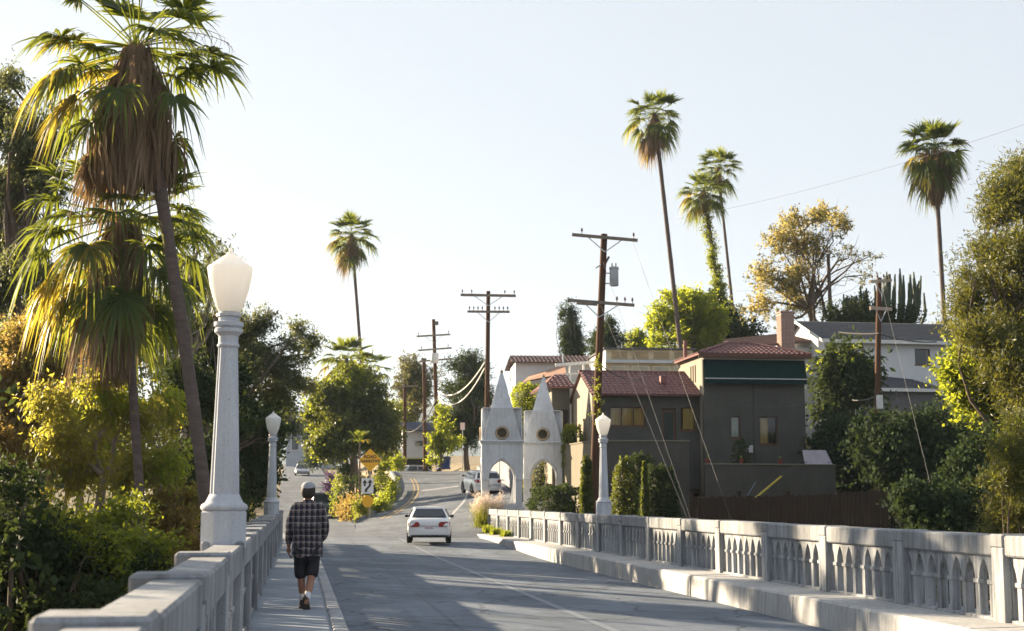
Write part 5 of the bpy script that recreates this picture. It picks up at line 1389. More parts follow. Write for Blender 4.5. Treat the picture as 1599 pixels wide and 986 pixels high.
# ================================================================ leaves, trees
def leaf_quads(centres, dirs, length, width, rng):
    n = len(centres)
    d = dirs/np.maximum(1e-6, np.linalg.norm(dirs, axis=1, keepdims=True))
    r = rng.normal(size=(n, 3)); s = np.cross(d, r); s /= np.maximum(1e-6, np.linalg.norm(s, axis=1, keepdims=True))
    l = (length*rng.uniform(.6, 1.3, n))[:, None]; w = (width*rng.uniform(.7, 1.3, n))[:, None]
    nrm = np.cross(d, s)
    a = centres - d*l*.5; b = centres + s*w*.5 + nrm*w*.12; c = centres + d*l*.5; e = centres - s*w*.5 + nrm*w*.12
    return np.stack([a, b, c, e], 1).reshape(-1, 3)
def crown_mesh(name, clumps, mat, n_leaf, length, width, rng, droop=0.0, sub=14, squash=.85, tight=.17, shell=.6, split=7, spray=None):
    """clumps: (x, y, z, r). Leaves sit in sprays along short twigs spread unevenly through each mass"""
    cl0 = np.array([c[:4] for c in clumps]); cl = []
    for c in cl0:      # break each mass into uneven smaller ones
        for j in range(split):
            v = rng.normal(size=3); v /= np.linalg.norm(v); q = rng.uniform(.2, .95)
            cl.append((*(c[:3] + v*q*c[3]*np.array([1, 1, squash])), c[3]*rng.uniform(.25, .60)))
    cl = np.array(cl) if split > 1 else cl0
    per = 13; nt = max(6, n_leaf//per)
    w = cl[:, 3]**2.2*rng.uniform(.4, 1.6, len(cl)); pick = rng.choice(len(cl), nt, p=w/w.sum())
    v = rng.normal(size=(nt, 3)); v /= np.linalg.norm(v, axis=1, keepdims=True)
    rad = rng.uniform(0, 1, nt)**shell*(1 + .25*np.maximum(0, rng.normal(size=nt)))
    r = cl[pick, 3]
    tc = cl[pick, :3] + v*(rad*r)[:, None]*np.array([1, 1, squash])
    ln = (spray or length*3.2)*rng.uniform(.5, 1.4, nt)
    sd = v*.7 + rng.normal(size=(nt, 3))*.55; sd[:, 2] -= droop*1.1; sd /= np.linalg.norm(sd, axis=1, keepdims=True)
    t = rng.uniform(0, 1, (nt, per)); jit = rng.normal(size=(nt, per, 3))*(ln*.13)[:, None, None]
    p = (tc[:, None, :] + sd[:, None, :]*(t*ln[:, None])[:, :, None] + jit).reshape(-1, 3)
    d = (sd[:, None, :]*.8 + rng.normal(size=(nt, per, 3))*.75).reshape(-1, 3)
    d[:, 2] -= droop*1.3
    V = leaf_quads(p, d, length, width, rng)
    return np_mesh(name, V, np.arange(len(V), dtype=np.int32), 4, mat)
def limb_path(a, b, rng, n=7, wob=.06, arch=.0):
    a = np.array(a, float); b = np.array(b, float); L = np.linalg.norm(b-a); pts = []
    w1 = rng.normal(size=3)*wob*L; w2 = rng.normal(size=3)*wob*.6*L
    for i in range(n):
        q = i/(n-1); pts.append(a + (b-a)*q + w1*math.sin(math.pi*q) + w2*math.sin(2*math.pi*q) + np.array([0, 0, arch*L*math.sin(math.pi*q)]))
    return pts
LEAF_MUL = 1.65
def tree(name, label, cat, base, clumps_px, mat, bark, n_leaf, length, width, seed, trunk_r=.22, fork=None, droop=0.0, group=None, sub=14, squash=.85, tight=.17, twigs=5, spread=.0, shell=.6, extra=None, split=7, dense=.8):
    """clumps_px: (u, v, y, r_px). base: (x, y) or None (under the clumps)"""
    rng = np.random.default_rng(seed); n_leaf = int(n_leaf*LEAF_MUL)
    cl = []
    for u, v, y, r in clumps_px:
        y2 = y + rng.uniform(-1, 1)*spread; p = P(u, v, y2); cl.append((p.x, p.y, p.z, r*y2/F_PX))
    if dense:
        c0 = list(cl)
        for i in range(int(len(c0)*dense)):
            a = c0[int(rng.integers(len(c0)))]
            near = sorted(c0, key=lambda q: (q[0]-a[0])**2+(q[1]-a[1])**2+(q[2]-a[2])**2)[1:4]
            b = near[int(rng.integers(len(near)))]; t_ = rng.uniform(.3, .7)
            cl.append((a[0]+(b[0]-a[0])*t_, a[1]+(b[1]-a[1])*t_+rng.normal()*.3, a[2]+(b[2]-a[2])*t_, (a[3]+b[3])*.5*rng.uniform(.7, 1.0)))
    ca = np.array(cl)
    if base is None: base = (ca[:, 0].mean(), ca[:, 1].mean())
    bz = th(base[0], base[1]) - .15
    root = thing(name, label, cat, (base[0], base[1], bz), 0, group)
    O = np.array([base[0], base[1], bz]); rel = [(c[0]-O[0], c[1]-O[1], c[2]-O[2], c[3]) for c in cl]
    low = min(c[2]-c[3]*.6 for c in rel); mean = np.array([[c[0], c[1], c[2]] for c in rel]).mean(0)
    top = fork if fork is not None else max(.5, low*.75 + .25*mean[2])
    f = np.array([mean[0]*.45, mean[1]*.45, top])
    mb = MB(); tp = limb_path((0, 0, 0), f, rng, 8, .035)
    mb.tube(tp, [trunk_r*.8*(1.25-.65*i/7) for i in range(8)], 9)
    mb.obj('trunk', bark, root, smooth=True, auto=70)
    bm_ = MB()
    for c in rel:
        path = limb_path(f if rng.uniform() < .6 else tp[int(rng.integers(4, 8))], c[:3], rng, 6, .10, .05)
        r0 = trunk_r*.30; bm_.tube(path, [r0*(1-.8*i/5)+.010 for i in range(6)], 6)
        for k in range(twigs):
            e = np.array(c[:3]) + rng.normal(size=3)*c[3]*.6
            bm_.tube(limb_path(path[int(rng.integers(2, 6))], e, rng, 4, .12), [.024, .017, .011, .005], 4)
    o = bm_.obj('limbs', bark, root, smooth=True, auto=80); o['kind'] = 'stuff'
    cr = link('crown', crown_mesh('crown', rel, mat, n_leaf, length, width, rng, droop, sub, squash, tight, shell, split), None, root, kind='stuff')
    if extra:
        for em, en, sel in extra:
            link('crown', crown_mesh('crown', [rel[i] for i in sel], em, en, length, width, rng, droop, sub, squash, tight, shell, split), None, root, kind='stuff')
    return root

# ================================================================ palms
_fr = {}
def frond_mesh(cls, seed, mat, key, n=30, fan=1.0, pet=1.0, droop=.35, cup=.25):
    """fan palm frond leaving the origin towards +X at elevation cls (deg); gravity along -Z"""
    kk = (cls, seed, key)
    if kk in _fr: return _fr[kk]
    rng = np.random.default_rng(seed*97 + int(cls) + 200)
    e = R(cls); d0 = np.array([math.cos(e), 0, math.sin(e)])
    V = []; Fq = []
    # petiole, bending under its load
    pp = []
    for i in range(6):
        q = i/5; pp.append(d0*pet*q + np.array([0, 0, -1])*(.03+.16*droop)*pet*q*q)
    hub = pp[-1]; ax = pp[-1]-pp[-2]; ax /= np.linalg.norm(ax)
    side = np.array([0, 1, 0]); nrm = np.cross(ax, side); nrm /= np.linalg.norm(nrm)
    def quad(a, b, c, d):
        k = len(V); V.extend([a, b, c, d]); Fq.append((k, k+1, k+2, k+3))
    for i in range(5):
        w = .022*(1-.35*i/5)
        for s_, t_ in (((0, 1, 0), nrm), (nrm, (0, -1, 0))):
            s_ = np.array(s_); quad(pp[i]-s_*w, pp[i]+s_*w, pp[i+1]+s_*w*.9, pp[i+1]-s_*w*.9)
    for j in range(n):
        a = (-1+2*(j+.5)/n)*R(118) + rng.normal()*.03
        ln = fan*(1.0-.22*(abs(a)/R(118))**2)*rng.uniform(.88, 1.08)
        dr = ax*math.cos(a) + side*math.sin(a) + nrm*cup*(abs(math.sin(a)))
        dr /= np.linalg.norm(dr); lat = np.cross(dr, nrm); lat /= np.linalg.norm(lat)
        tw = rng.normal()*.55; lat = lat*math.cos(tw) + nrm*math.sin(tw)
        prev = None; dj = droop*rng.uniform(.4, 1.9)
        if rng.uniform() < .10: continue
        for q, w in ((.03, .014), (.30, .042), (.55, .040), (.78, .020), (1.0, .003)):
            p = hub + dr*ln*q + np.array([0, 0, -1])*dj*ln*max(0, q-.35)**1.7*1.5
            if q > .55: p = p + (hub + np.array([0, 0, 0]) - p)*0.06*droop*(q-.55)
            cur = (p-lat*w*fan, p+lat*w*fan)
            if prev is not None: quad(prev[0], prev[1], cur[1], cur[0])
            prev = cur
    # merge duplicate rim points of each blade so a blade is one island
    me = np_mesh('frond', np.array(V), np.array(Fq), 4, mat)
    bm = bmesh.new(); bm.from_mesh(me); bmesh.ops.remove_doubles(bm, verts=bm.verts, dist=1e-5); bm.to_mesh(me); bm.free()
    _fr[kk] = me; return me
def skirt_mesh(r_top, r_mid, r_bot, z0, z1, n, rng, ln=.9, taper=1.0):
    """thatch of dead fronds hanging round the trunk between z1 (top) and z0"""
    V = []; Fq = []; ph1, ph2 = rng.uniform(0, 6, 2)
    for i in range(n):
        q = rng.uniform(0, 1)**.8; z = z1 + (z0-z1)*q*.80
        r = r_top + (r_mid-r_top)*min(1, q*2) if q < .5 else r_mid + (r_bot-r_mid)*(q-.5)*2
        a = rng.uniform(0, 2*math.pi); rr = r*rng.uniform(.55, 1.08)*(1 + .22*math.sin(2*a+ph1+z*1.3) + .16*math.sin(5*a+ph2-z*3))
        L = ln*rng.uniform(.5, 1.5); w = rng.uniform(.010, .045)
        if rng.uniform() < .10: rr *= rng.uniform(1.15, 1.5); L *= 1.3
        ca, sa = math.cos(a), math.sin(a); a2 = a + rng.normal()*.25
        pts = []
        for k, (t, dr, dz) in enumerate(((0, -.22*r, .12), (.3, 0, -.08), (.65, .05*r, -.45), (1, -.03*r + rng.normal()*.05, -1.0))):
            pts.append(np.array([(rr+dr)*math.cos(a+(a2-a)*t), (rr+dr)*math.sin(a+(a2-a)*t), max(z0 - .15 - .45*abs(math.sin(a*1.5+ph1))*rng.uniform(.5, 1), z + dz*L)]))
        lt = np.array([-sa, ca, 0]); k0 = len(V)
        tw = rng.normal()*.6; lt = lt*math.cos(tw) + np.array([ca, sa, 0])*math.sin(tw)
        for p, f in zip(pts, (.6, 1, .9, .15)): V.extend([p-lt*w*f, p+lt*w*f])
        for k in range(3): Fq.append((k0+2*k, k0+2*k+1, k0+2*k+3, k0+2*k+2))
    return np_mesh('skirt', np.array(V), np.array(Fq), 4, M['palm_dead'])
def palm(label, ub, vb, ut, vt, y, crown_r, n_green, trunk_r, seed, skirt_px=0, skirt_r=.5, n_yel=0, lean=0.0, gravity=1.0, skirt_n=900, low=-55, stalks=0, ivy=0, dead=0, yaz=180, up=78, bend=0.0, skirt_shape=(.55, 1.0, .8), fan_k=.46):
    rng = np.random.default_rng(seed)
    b = P(ub, vb, y); t = P(ut, vt, y); g = th(b.x, b.y) - .2
    if g < b.z:
        k = (g-b.z)/(t.z-b.z); b = b.lerp(t, k)
    root = thing('palm_tree', label, 'palm tree', b)
    ax = t - b; n = 26; pts = []; rad = []
    for i in range(n+1):
        q = i/n; p = ax*q + Vector((bend*math.sin(math.pi*q), 0, 0)); pts.append(p)
        rad.append(trunk_r*(1.35-.45*min(1, q*4)) * (1 + .05*math.sin(i*2.4)) * (1-.18*q))
    MB().tube(pts, rad, 12).obj('trunk', M['palm_trunk'], root, smooth=True, auto=80)
    fan = crown_r*fan_k; pet = crown_r*(1.04-fan_k)
    cls_list = [82, 66, 50, 34, 18, 2, -14, -30, -46, -62]
    for i in range(n_green + n_yel + dead):
        yel = n_green <= i < n_green + n_yel; dd = i >= n_green + n_yel
        q = (i+.5)/max(1, n_green)
        el = math.degrees(math.asin(math.sin(R(up)) - (math.sin(R(up)) - math.sin(R(low)))*min(1, q))) + rng.normal()*8
        az = i*2.39996 + rng.normal()*.22
        if el < 25 and not yel and not dd and rng.uniform() < .10: continue
        if yel: el = rng.uniform(low-5, 10); az = R(yaz) + rng.normal()*.75
        if dd: el = rng.uniform(low-18, low+8); az = R(yaz) + rng.normal()*.9
        c = min(cls_list, key=lambda z: abs(z-el))
        if dd: c = -62
        key = ('d' if dd else 'y' if yel else 'g') + f'{fan:.2f}{pet:.2f}'
        dr = (.10 if c > 60 else .22 if c > 30 else .5 if c > 0 else .85)*gravity
        mat = M['palm_dead'] if dd else M['palm_yellow'] if yel else M['palm_green']
        me = frond_mesh(c, int(rng.integers(0, 2)), mat, key, 30, fan, pet, dr)
        s = rng.uniform(.85, 1.12)*(1.0 if c < 60 else .92)
        o = link('frond', me, None, root, loc=ax + Vector((rng.normal()*.04, rng.normal()*.04, -.25*crown_r*max(0, -c)/60)), rot=(0, 0, az), scale=(s, s, s))
    if skirt_px:
        h = skirt_px*y/F_PX
        sk = skirt_mesh(skirt_r*skirt_shape[0], skirt_r*skirt_shape[1], skirt_r*skirt_shape[2], -h, 0.0, skirt_n, rng, ln=max(.5, .30*h))
        link('dead_frond_skirt', sk, None, root, loc=ax, kind='stuff')
    for k in range(stalks):
        a = rng.uniform(-.6, .6); mb = MB(); L = crown_r*rng.uniform(.75, .95); p = []
        for i in range(9):
            q = i/8; p.append((math.cos(a)*L*q, math.sin(a)*L*q, L*(.55*q - .55*q*q)))
        mb.tube(p, [.018*(1-.7*i/8) for i in range(9)], 5)
        for i in range(3, 9):
            for j in range(2):
                e = np.array(p[i]); f = e + np.array([rng.normal()*.12+.1, rng.normal()*.12, -.35*rng.uniform(.5, 1.2)])
                mb.tube([e, (e+f)/2 + np.array([.06, 0, .06]), f], [.007, .006, .003], 4)
        mb.obj('flower_stalk', M['petiole'], root, loc=ax)['kind'] = 'stuff'
    if ivy:
        cl = [((ax*q).x + rng.normal()*.1, (ax*q).y, (ax*q).z, .25 + 1.4*(1-q)**2*ivy) for q in np.linspace(.55, .97, 16)]
        link('ivy', crown_mesh('ivy', cl, M['leaf_mid'], 9000, .16, .10, rng, .4), None, root, kind='stuff')
    return root
palm('tall fan palm with shaggy brown skirt rising beside the near lamp post', 303, 850, 213, 76, 30, 2.4, 42, .17, 3, 218, .60, 5, skirt_n=4200, stalks=4, dead=4, low=-36, bend=.35, gravity=1.15, skirt_shape=(.5, .95, 1.05), fan_k=.38)
palm('shorter fan palm with drooping yellow fronds and slender trunk below the taller palm', 222, 830, 190, 345, 31.5, 2.3, 54, .13, 8, 235, .50, 6, skirt_n=3000, low=-56, dead=3, gravity=1.3, skirt_shape=(.5, 1.0, .6), fan_k=.38)
palm('distant single fan palm standing alone above the round green tree', 565, 575, 549, 366, 120, 2.35, 38, .17, 21, 52, .75, 5, skirt_n=500, low=-45, dead=2, skirt_shape=(.2, .8, 1.0))
palm('tall leaning fan palm with a torn brown skirt behind the red tile roofs', 1066, 575, 1022, 178, 104, 2.4, 42, .20, 22, 62, .7, 3, skirt_n=700, low=-55, dead=7, skirt_shape=(.3, .7, .9))
palm('palm with ivy covered trunk beside the slimmer bare palm', 1128, 500, 1099, 298, 118, 2.3, 36, .20, 23, 40, .5, 4, skirt_n=300, low=-50, ivy=1.0)
palm('slim fan palm with clean trunk behind the ivy covered palm', 1143, 470, 1121, 262, 132, 2.4, 40, .17, 24, 30, .35, 0, skirt_n=250, low=-40)
palm('solitary fan palm with full conical skirt above the white house', 1476, 520, 1459, 232, 92, 2.5, 62, .18, 25, 88, .95, 5, skirt_n=1500, low=-55, up=85, skirt_shape=(.75, .95, .35))
palm('low bushy fan palm peeping over the round green tree', 548, 640, 541, 560, 108, 2.3, 34, .2, 26, 0, low=-40, n_yel=3)
palm('low bushy fan palm behind the round tree, next to the thin trunk', 585, 640, 578, 574, 114, 2.0, 26, .2, 27, 0, low=-40)
palm('young fan palm with one bright leaf head behind the road signs', 561, 800, 562, 690, 89, .95, 9, .06, 28, 0, low=15, up=88, n_yel=2, yaz=90)

_vr = np.random.default_rng(77)
link('climbing_vine', crown_mesh('climbing_vine', [(*(P(934 + 2*math.sin(v*.11), v, 59.75) - VINE_O), .08) for v in range(562, 672, 6)], M['grass_green'], 520, .09, .05, _vr, .4, split=2), None, VINE_ROOT, kind='stuff')
# ---- wooded ravine beside the sidewalk
GE = 'trees in the ravine beside the sidewalk'
def tt(*a, **k): return tree(*a, **k)
tree('eucalyptus_tree', 'dark eucalyptus with heavy hanging crown beside the tall palm', 'tree', None,
     [(15, 130, 40, 38), (50, 185, 40, 50), (-25, 195, 40, 60), (30, 245, 40, 55), (85, 215, 40, 28), (-30, 300, 40, 65), (35, 330, 40, 52), (70, 290, 40, 30), (0, 400, 40, 60), (50, 425, 40, 40), (-40, 450, 40, 60)],
     M['leaf_euc_dark'], M['bark_dark'], 30000, .15, .045, 101, .34, droop=.7, group=GE, spread=1.5, twigs=5)
tree('eucalyptus_tree', 'open grey green eucalyptus behind the two palm trunks', 'tree', None,
     [(290, 345, 47, 28), (330, 385, 47, 24), (262, 400, 47, 36), (312, 430, 47, 36), (350, 455, 47, 26), (275, 480, 47, 42), (330, 510, 47, 36), (240, 500, 47, 40), (300, 560, 47, 45)],
     M['leaf_euc_dark'], M['bark_pale'], 21000, .15, .04, 102, .24, droop=.8, group=GE, spread=2, sub=9, twigs=6, tight=.13)
tree('eucalyptus_tree', 'sparse dark tree reaching up behind the lamp on the sidewalk parapet', 'tree', B(56, -6)[:2],
     [(395, 512, 55, 24), (418, 490, 55, 17), (450, 535, 55, 20), (468, 515, 55, 16), (490, 528, 55, 13), (400, 565, 55, 36), (445, 580, 55, 32), (480, 560, 55, 15), (475, 600, 55, 20), (420, 615, 55, 38), (385, 630, 55, 42), (360, 500, 55, 24), (345, 540, 55, 34), (375, 540, 55, 30)],
     M['leaf_euc_dark'], M['bark_dark'], 24000, .15, .045, 103, .22, droop=.4, group=GE, spread=1.5, sub=9, twigs=6, tight=.14)
tree('oak_tree', 'dense dark tree filling the gap behind the near lamp column', 'tree', B(47, -6.5)[:2],
     [(380, 690, 50, 42), (412, 672, 50, 30), (360, 640, 50, 42), (345, 590, 50, 38), (385, 750, 50, 38), (408, 730, 50, 20), (350, 720, 50, 50)],
     M['leaf_dark'], M['bark_dark'], 22000, .17, .10, 104, .26, group=GE, spread=1.5)
tree('oak_tree', 'shadowy tree crowding behind the tall palm trunk', 'tree', None,
     [(300, 640, 42, 50), (345, 660, 42, 40), (320, 730, 42, 55), (285, 590, 42, 40), (340, 800, 42, 55), (280, 790, 42, 50), (300, 860, 42, 50)],
     M['leaf_dark'], M['bark_dark'], 17000, .16, .09, 105, .25, group=GE, spread=1.5)
tree('pepper_tree', 'sunlit yellow green tree with fine drooping leaves between the palm trunks', 'tree', None,
     [(120, 660, 34, 50), (170, 620, 34, 45), (215, 660, 34, 45), (255, 640, 34, 35), (150, 710, 34, 50), (205, 730, 34, 42), (90, 620, 34, 40), (245, 720, 34, 38), (110, 740, 34, 45)],
     M['leaf_euc'], M['bark_pale'], 12000, .14, .05, 106, .2, droop=.6, group=GE, spread=2.2, dense=.2, shell=.8, extra=[(M['leaf_bright'], 8000, [0, 1, 3, 4, 7])])
tree('pepper_tree', 'brownish sunlit tree with pale bare branches below the dark eucalyptus', 'tree', None,
     [(20, 530, 36, 50), (70, 560, 36, 45), (-20, 600, 36, 55), (40, 640, 36, 55), (100, 520, 36, 35), (-10, 690, 36, 60), (60, 700, 36, 45)],
     M['leaf_dry'], M['bark_pale'], 17000, .13, .045, 107, .2, droop=.4, group=GE, spread=1.5, twigs=8, extra=[(M['leaf_euc'], 10000, [0, 1, 3, 4, 6])])
tree('laurel_tree', 'dark green undergrowth tree at the foot of the slender palm trunk', 'tree', None,
     [(130, 830, 29, 60), (190, 810, 29, 50), (230, 850, 29, 50), (90, 890, 29, 65), (170, 900, 29, 60), (240, 910, 29, 40), (60, 820, 29, 50)],
     M['leaf_mid'], M['bark_dark'], 11000, .12, .06, 108, .2, group=GE, spread=2, dense=.3, shell=.8, extra=[(M['leaf_dark'], 8000, [3, 4, 5])])
tree('laurel_tree', 'shaded thicket tree low in the ravine corner', 'tree', None,
     [(20, 850, 27, 70), (-30, 780, 27, 60), (40, 930, 27, 75), (110, 960, 27, 70), (-20, 960, 27, 75), (180, 970, 27, 50), (10, 760, 27, 50)],
     M['leaf_dark'], M['bark_dark'], 14000, .14, .08, 109, .2, group=GE, spread=1.5)
tree('pepper_tree', 'small sunlit shrub tree with rusty leaves beside the lamp pedestal', 'tree', None,
     [(275, 830, 33, 32), (250, 790, 33, 26), (290, 780, 33, 24), (240, 850, 33, 34), (300, 850, 33, 26)],
     M['leaf_dry'], M['bark_pale'], 6500, .12, .05, 110, .12, droop=.2, group=GE, spread=1, extra=[(M['leaf_euc'], 5000, [0, 2, 3])])
tree('eucalyptus_tree', 'tall leafy tree closing the ravine behind the dark eucalyptus', 'tree', None,
     [(130, 470, 52, 50), (200, 520, 52, 55), (60, 470, 52, 50), (250, 570, 52, 50), (150, 570, 52, 60), (90, 590, 52, 60), (10, 500, 52, 60), (200, 620, 52, 60), (30, 620, 52, 70), (110, 700, 52, 70), (230, 700, 52, 60)],
     M['leaf_euc_dark'], M['bark_pale'], 26000, .17, .055, 111, .26, droop=.6, group=GE, spread=2)

for k, (x, y, top, lab) in enumerate(((-9.5, 13.5, 4.8, 'low ravine tree pressed against the sidewalk parapet'), (-12.0, 25, 5.0, 'ravine tree standing close to the parapet, outside the walkway'), (-15.5, 33, 5.5, 'tall ravine tree further down the slope from the parapet'), (-18.5, 40, 6.2, 'broad ravine tree at the bottom of the slope'))):
    q = 799.5 + x/y*F_PX*.992
    tree('oak_tree', lab, 'tree', (x, y), [(q + dx_*F_PX/y, 780 - (top - 1.7 - dz)*F_PX/y, y, r*F_PX/y) for dx_, dz, r in ((0, 1.0, 1.0), (-1.6, 1.6, 1.3), (1.5, 1.9, 1.2), (0, 2.9, 1.6), (-1.9, 3.6, 1.5), (1.9, 3.6, 1.5), (0, 5.0, 1.7), (-1.8, 5.6, 1.6), (1.8, 5.6, 1.6), (.2, 7.2, 1.6))],
         M['leaf_dark'], M['bark_dark'], 5000, .24, .15, 120+k, .22, group=GE)  # unseen trees, added to cast shade on the walk, road and parapet
# ---- hillside on the house side
tree('pine_tree', 'tall golden green pine leaning in above the white house end', 'tree', (P(1640, 700, 47).x, 47),
     [(1585, 262, 47, 28), (1562, 290, 47, 20), (1600, 320, 47, 45), (1552, 340, 47, 30), (1620, 260, 47, 40), (1535, 395, 47, 34), (1580, 400, 47, 50), (1515, 440, 47, 28), (1555, 460, 47, 45), (1600, 470, 47, 55), (1520, 490, 47, 30), (1502, 470, 47, 20), (1570, 520, 47, 50), (1620, 400, 47, 50), (1610, 530, 47, 50), (1530, 530, 47, 36), (1500, 515, 47, 24), (1592, 565, 46, 42), (1620, 610, 46, 45), (1555, 575, 46, 34), (1590, 610, 46, 36)],
     M['leaf_pine'], M['bark_dark'], 46000, .20, .036, 201, .22, droop=-.1, squash=.75, spread=1.5, dense=1.2, split=6, shell=.7, twigs=2)
tree('broadleaf_tree', 'sunlit leafy tree under the pine with glossy yellow green leaves', 'tree', None,
     [(1512, 548, 50, 28), (1488, 578, 50, 24), (1540, 560, 50, 36), (1580, 570, 50, 42), (1612, 590, 50, 45), (1515, 612, 50, 36), (1560, 630, 50, 46), (1600, 660, 50, 50)],
     M['leaf_mid'], M['bark_dark'], 17000, .17, .10, 202, .22, spread=1.2, extra=[(M['leaf_bright'], 3000, [0, 1, 2, 5])])
tree('pine_tree', 'small sunlit pine standing just behind the parapet', 'tree', None,
     [(1592, 662, 31, 20), (1616, 690, 31, 36), (1577, 705, 31, 24), (1602, 740, 31, 36), (1562, 755, 31, 20), (1582, 790, 31, 28), (1612, 800, 31, 42), (1560, 800, 31, 18), (1590, 850, 31, 40)],
     M['leaf_pine'], M['bark_dark'], 22000, .11, .018, 203, .14, droop=-.1, sub=18, tight=.14, spread=.6, extra=[(M['leaf_bright'], 3000, [0, 1, 2, 3, 4, 5])])
DK = 'dark trees and shrubs on the shaded slope'
tree('ivy_tree', 'large dark tree on the shaded slope below the white house', 'tree', None,
     [(1425, 668, 62, 34), (1468, 660, 62, 34), (1440, 710, 62, 60), (1390, 690, 62, 45), (1500, 690, 62, 55), (1400, 750, 62, 55), (1470, 760, 62, 60)], M['leaf_ivy'], M['bark_dark'], 20000, .20, .13, 204, .25, group=DK, spread=1.5)
tree('ivy_tree', 'dark ivy swathed tree beside the corrugated lean-to', 'tree', None,
     [(1312, 672, 70, 30), (1290, 700, 70, 32), (1340, 700, 70, 40), (1320, 745, 70, 44), (1360, 745, 70, 38), (1352, 670, 70, 26)], M['leaf_ivy'], M['bark_dark'], 14000, .20, .13, 205, .22, group=DK, spread=1.5)
tree('ivy_tree', 'dark shaded shrub tree between the small pine and the slope', 'tree', None,
     [(1520, 740, 45, 50), (1490, 800, 45, 45), (1540, 810, 45, 50), (1440, 800, 45, 45), (1560, 700, 45, 45)], M['leaf_ivy'], M['bark_dark'], 13000, .16, .10, 206, .2, group=DK, spread=1.5)
tree('banana_plant', 'leafy green bush with big upright leaves against the white gable', 'shrub', None,
     [(1300, 562, 78, 18), (1325, 555, 78, 20), (1345, 572, 78, 16), (1315, 590, 78, 24), (1335, 610, 78, 24), (1300, 620, 78, 24)], M['leaf_dark'], M['bark_dark'], 5000, .38, .17, 207, .15, spread=.8, droop=.3, extra=[(M['leaf_bright'], 260, [0, 1])])
tree('bright_tree', 'rounded bright green tree behind the cream flat roofed building', 'tree', None,
     [(1030, 500, 112, 26), (1055, 475, 112, 26), (1085, 470, 112, 24), (1040, 525, 112, 28), (1075, 505, 112, 34), (1105, 500, 112, 26), (1110, 530, 112, 28)], M['leaf_bright'], M['bark_dark'], 22000, .24, .15, 208, .3, spread=2)
tree('dark_tree', 'dark green tree wrapped round the base of the ivy palm', 'tree', None,
     [(1115, 470, 116, 16), (1130, 490, 116, 22), (1145, 515, 116, 28), (1160, 535, 116, 26), (1125, 520, 116, 26)], M['leaf_dark'], M['bark_dark'], 10000, .24, .15, 209, .25, spread=1.5)
tree('thinning_tree', 'thinning golden leaved tree with bare twig ends behind the brick chimney', 'tree', None,
     [(1240, 345, 104, 26), (1280, 335, 104, 26), (1215, 380, 104, 28), (1260, 385, 104, 30), (1310, 350, 104, 22), (1190, 430, 104, 34), (1235, 440, 104, 34), (1290, 400, 104, 26), (1330, 390, 104, 16), (1360, 400, 104, 14), (1180, 480, 104, 32), (1350, 430, 104, 20), (1270, 470, 104, 36), (1220, 495, 104, 30)],
     M['leaf_olive'], M['bark_dark'], 5000, .17, .10, 210, .34, spread=2, sub=8, twigs=9, tight=.14, extra=[(M['leaf_gold'], 15000, [0, 1, 2, 4, 5, 6, 10, 3])])
# candelabra succulent tree behind the white house
ce = P(1380, 500, 102); CE = thing('candelabra_tree', 'dark candelabra succulent with many upright arms behind the white house roof', 'cactus', (ce.x, ce.y, th(ce.x, ce.y) - .1))
rng = np.random.default_rng(5); mb = MB(); o0 = np.array(CE.location)
for k in range(64):
    u = rng.uniform(1318, 1446); top = 418 + 34*abs((u-1395)/70)**1.5*(1 if u < 1395 else .5) + rng.uniform(0, 40)
    yy = 102 + rng.uniform(-2, 2); a = np.array(P(1382 + (u-1382)*.45, 520, yy)) - o0; b_ = np.array(P(u, top+35, yy)) - o0; c_ = np.array(P(u+rng.uniform(-3, 3), top, yy)) - o0
    mb.tube([a, (a+b_)/2 + np.array([(b_-a)[0]*.25, 0, -.2]), b_, (b_+c_)/2, c_], [.10, .12, .12, .11, .05], 5)
mb.obj('arms', simple('succulent_skin', (.035, .055, .03), (.05, .07, .035), 4, .7), CE, smooth=True, auto=60)['kind'] = 'stuff'
MB().tube([(0, 0, 0), (0, 0, P(1380, 515, 102).z - o0[2])], [.35, .3], 10).obj('trunk', M['bark_dark'], CE)
tree('thinning_tree', 'dark bush below the candelabra succulent', 'shrub', None, [(1330, 480, 100, 26), (1350, 500, 100, 26), (1390, 500, 100, 28), (1420, 495, 100, 22), (1300, 500, 100, 22)], M['leaf_dark'], M['bark_dark'], 8000, .2, .1, 211, .2)
tree('cypress_tree', 'slender dark cypress with a bent tip, beside its twin beyond the tile roofed house', 'tree', (P(891, 600, 125).x, 125), [(878, 487, 125, 2.5), (881, 500, 125, 4), (883, 513, 125, 5), (885, 526, 125, 6), (886, 539, 125, 6.5), (887, 552, 125, 6.5)], M['leaf_dark'], M['bark_dark'], 5000, .2, .08, 212, .12, twigs=0, tight=.3)
tree('cypress_tree', 'slender dark cypress standing nearest the leaning utility pole', 'tree', (P(903, 600, 125).x, 125), [(885, 470, 125, 2.5), (890, 484, 125, 4), (894, 498, 125, 5.5), (897, 512, 125, 6.5), (900, 526, 125, 7), (902, 540, 125, 7.5), (903, 552, 125, 7.5)], M['leaf_dark'], M['bark_dark'], 6000, .2, .08, 213, .12, twigs=0, tight=.3)
tree('conifer_tree', 'dark conical conifer right behind the leaning utility pole', 'tree', None, [(950, 500, 122, 8), (948, 515, 122, 14), (945, 532, 122, 20), (940, 550, 122, 24), (968, 530, 122, 8)], M['leaf_dark'], M['bark_dark'], 9000, .22, .08, 214, .2, droop=.2)
tree('bright_tree', 'small bright tree between the conifer and the rounded tree', 'tree', None, [(992, 530, 128, 14), (985, 545, 128, 12), (1000, 545, 128, 14)], M['leaf_mid'], M['bark_dark'], 4500, .24, .15, 215, .15)
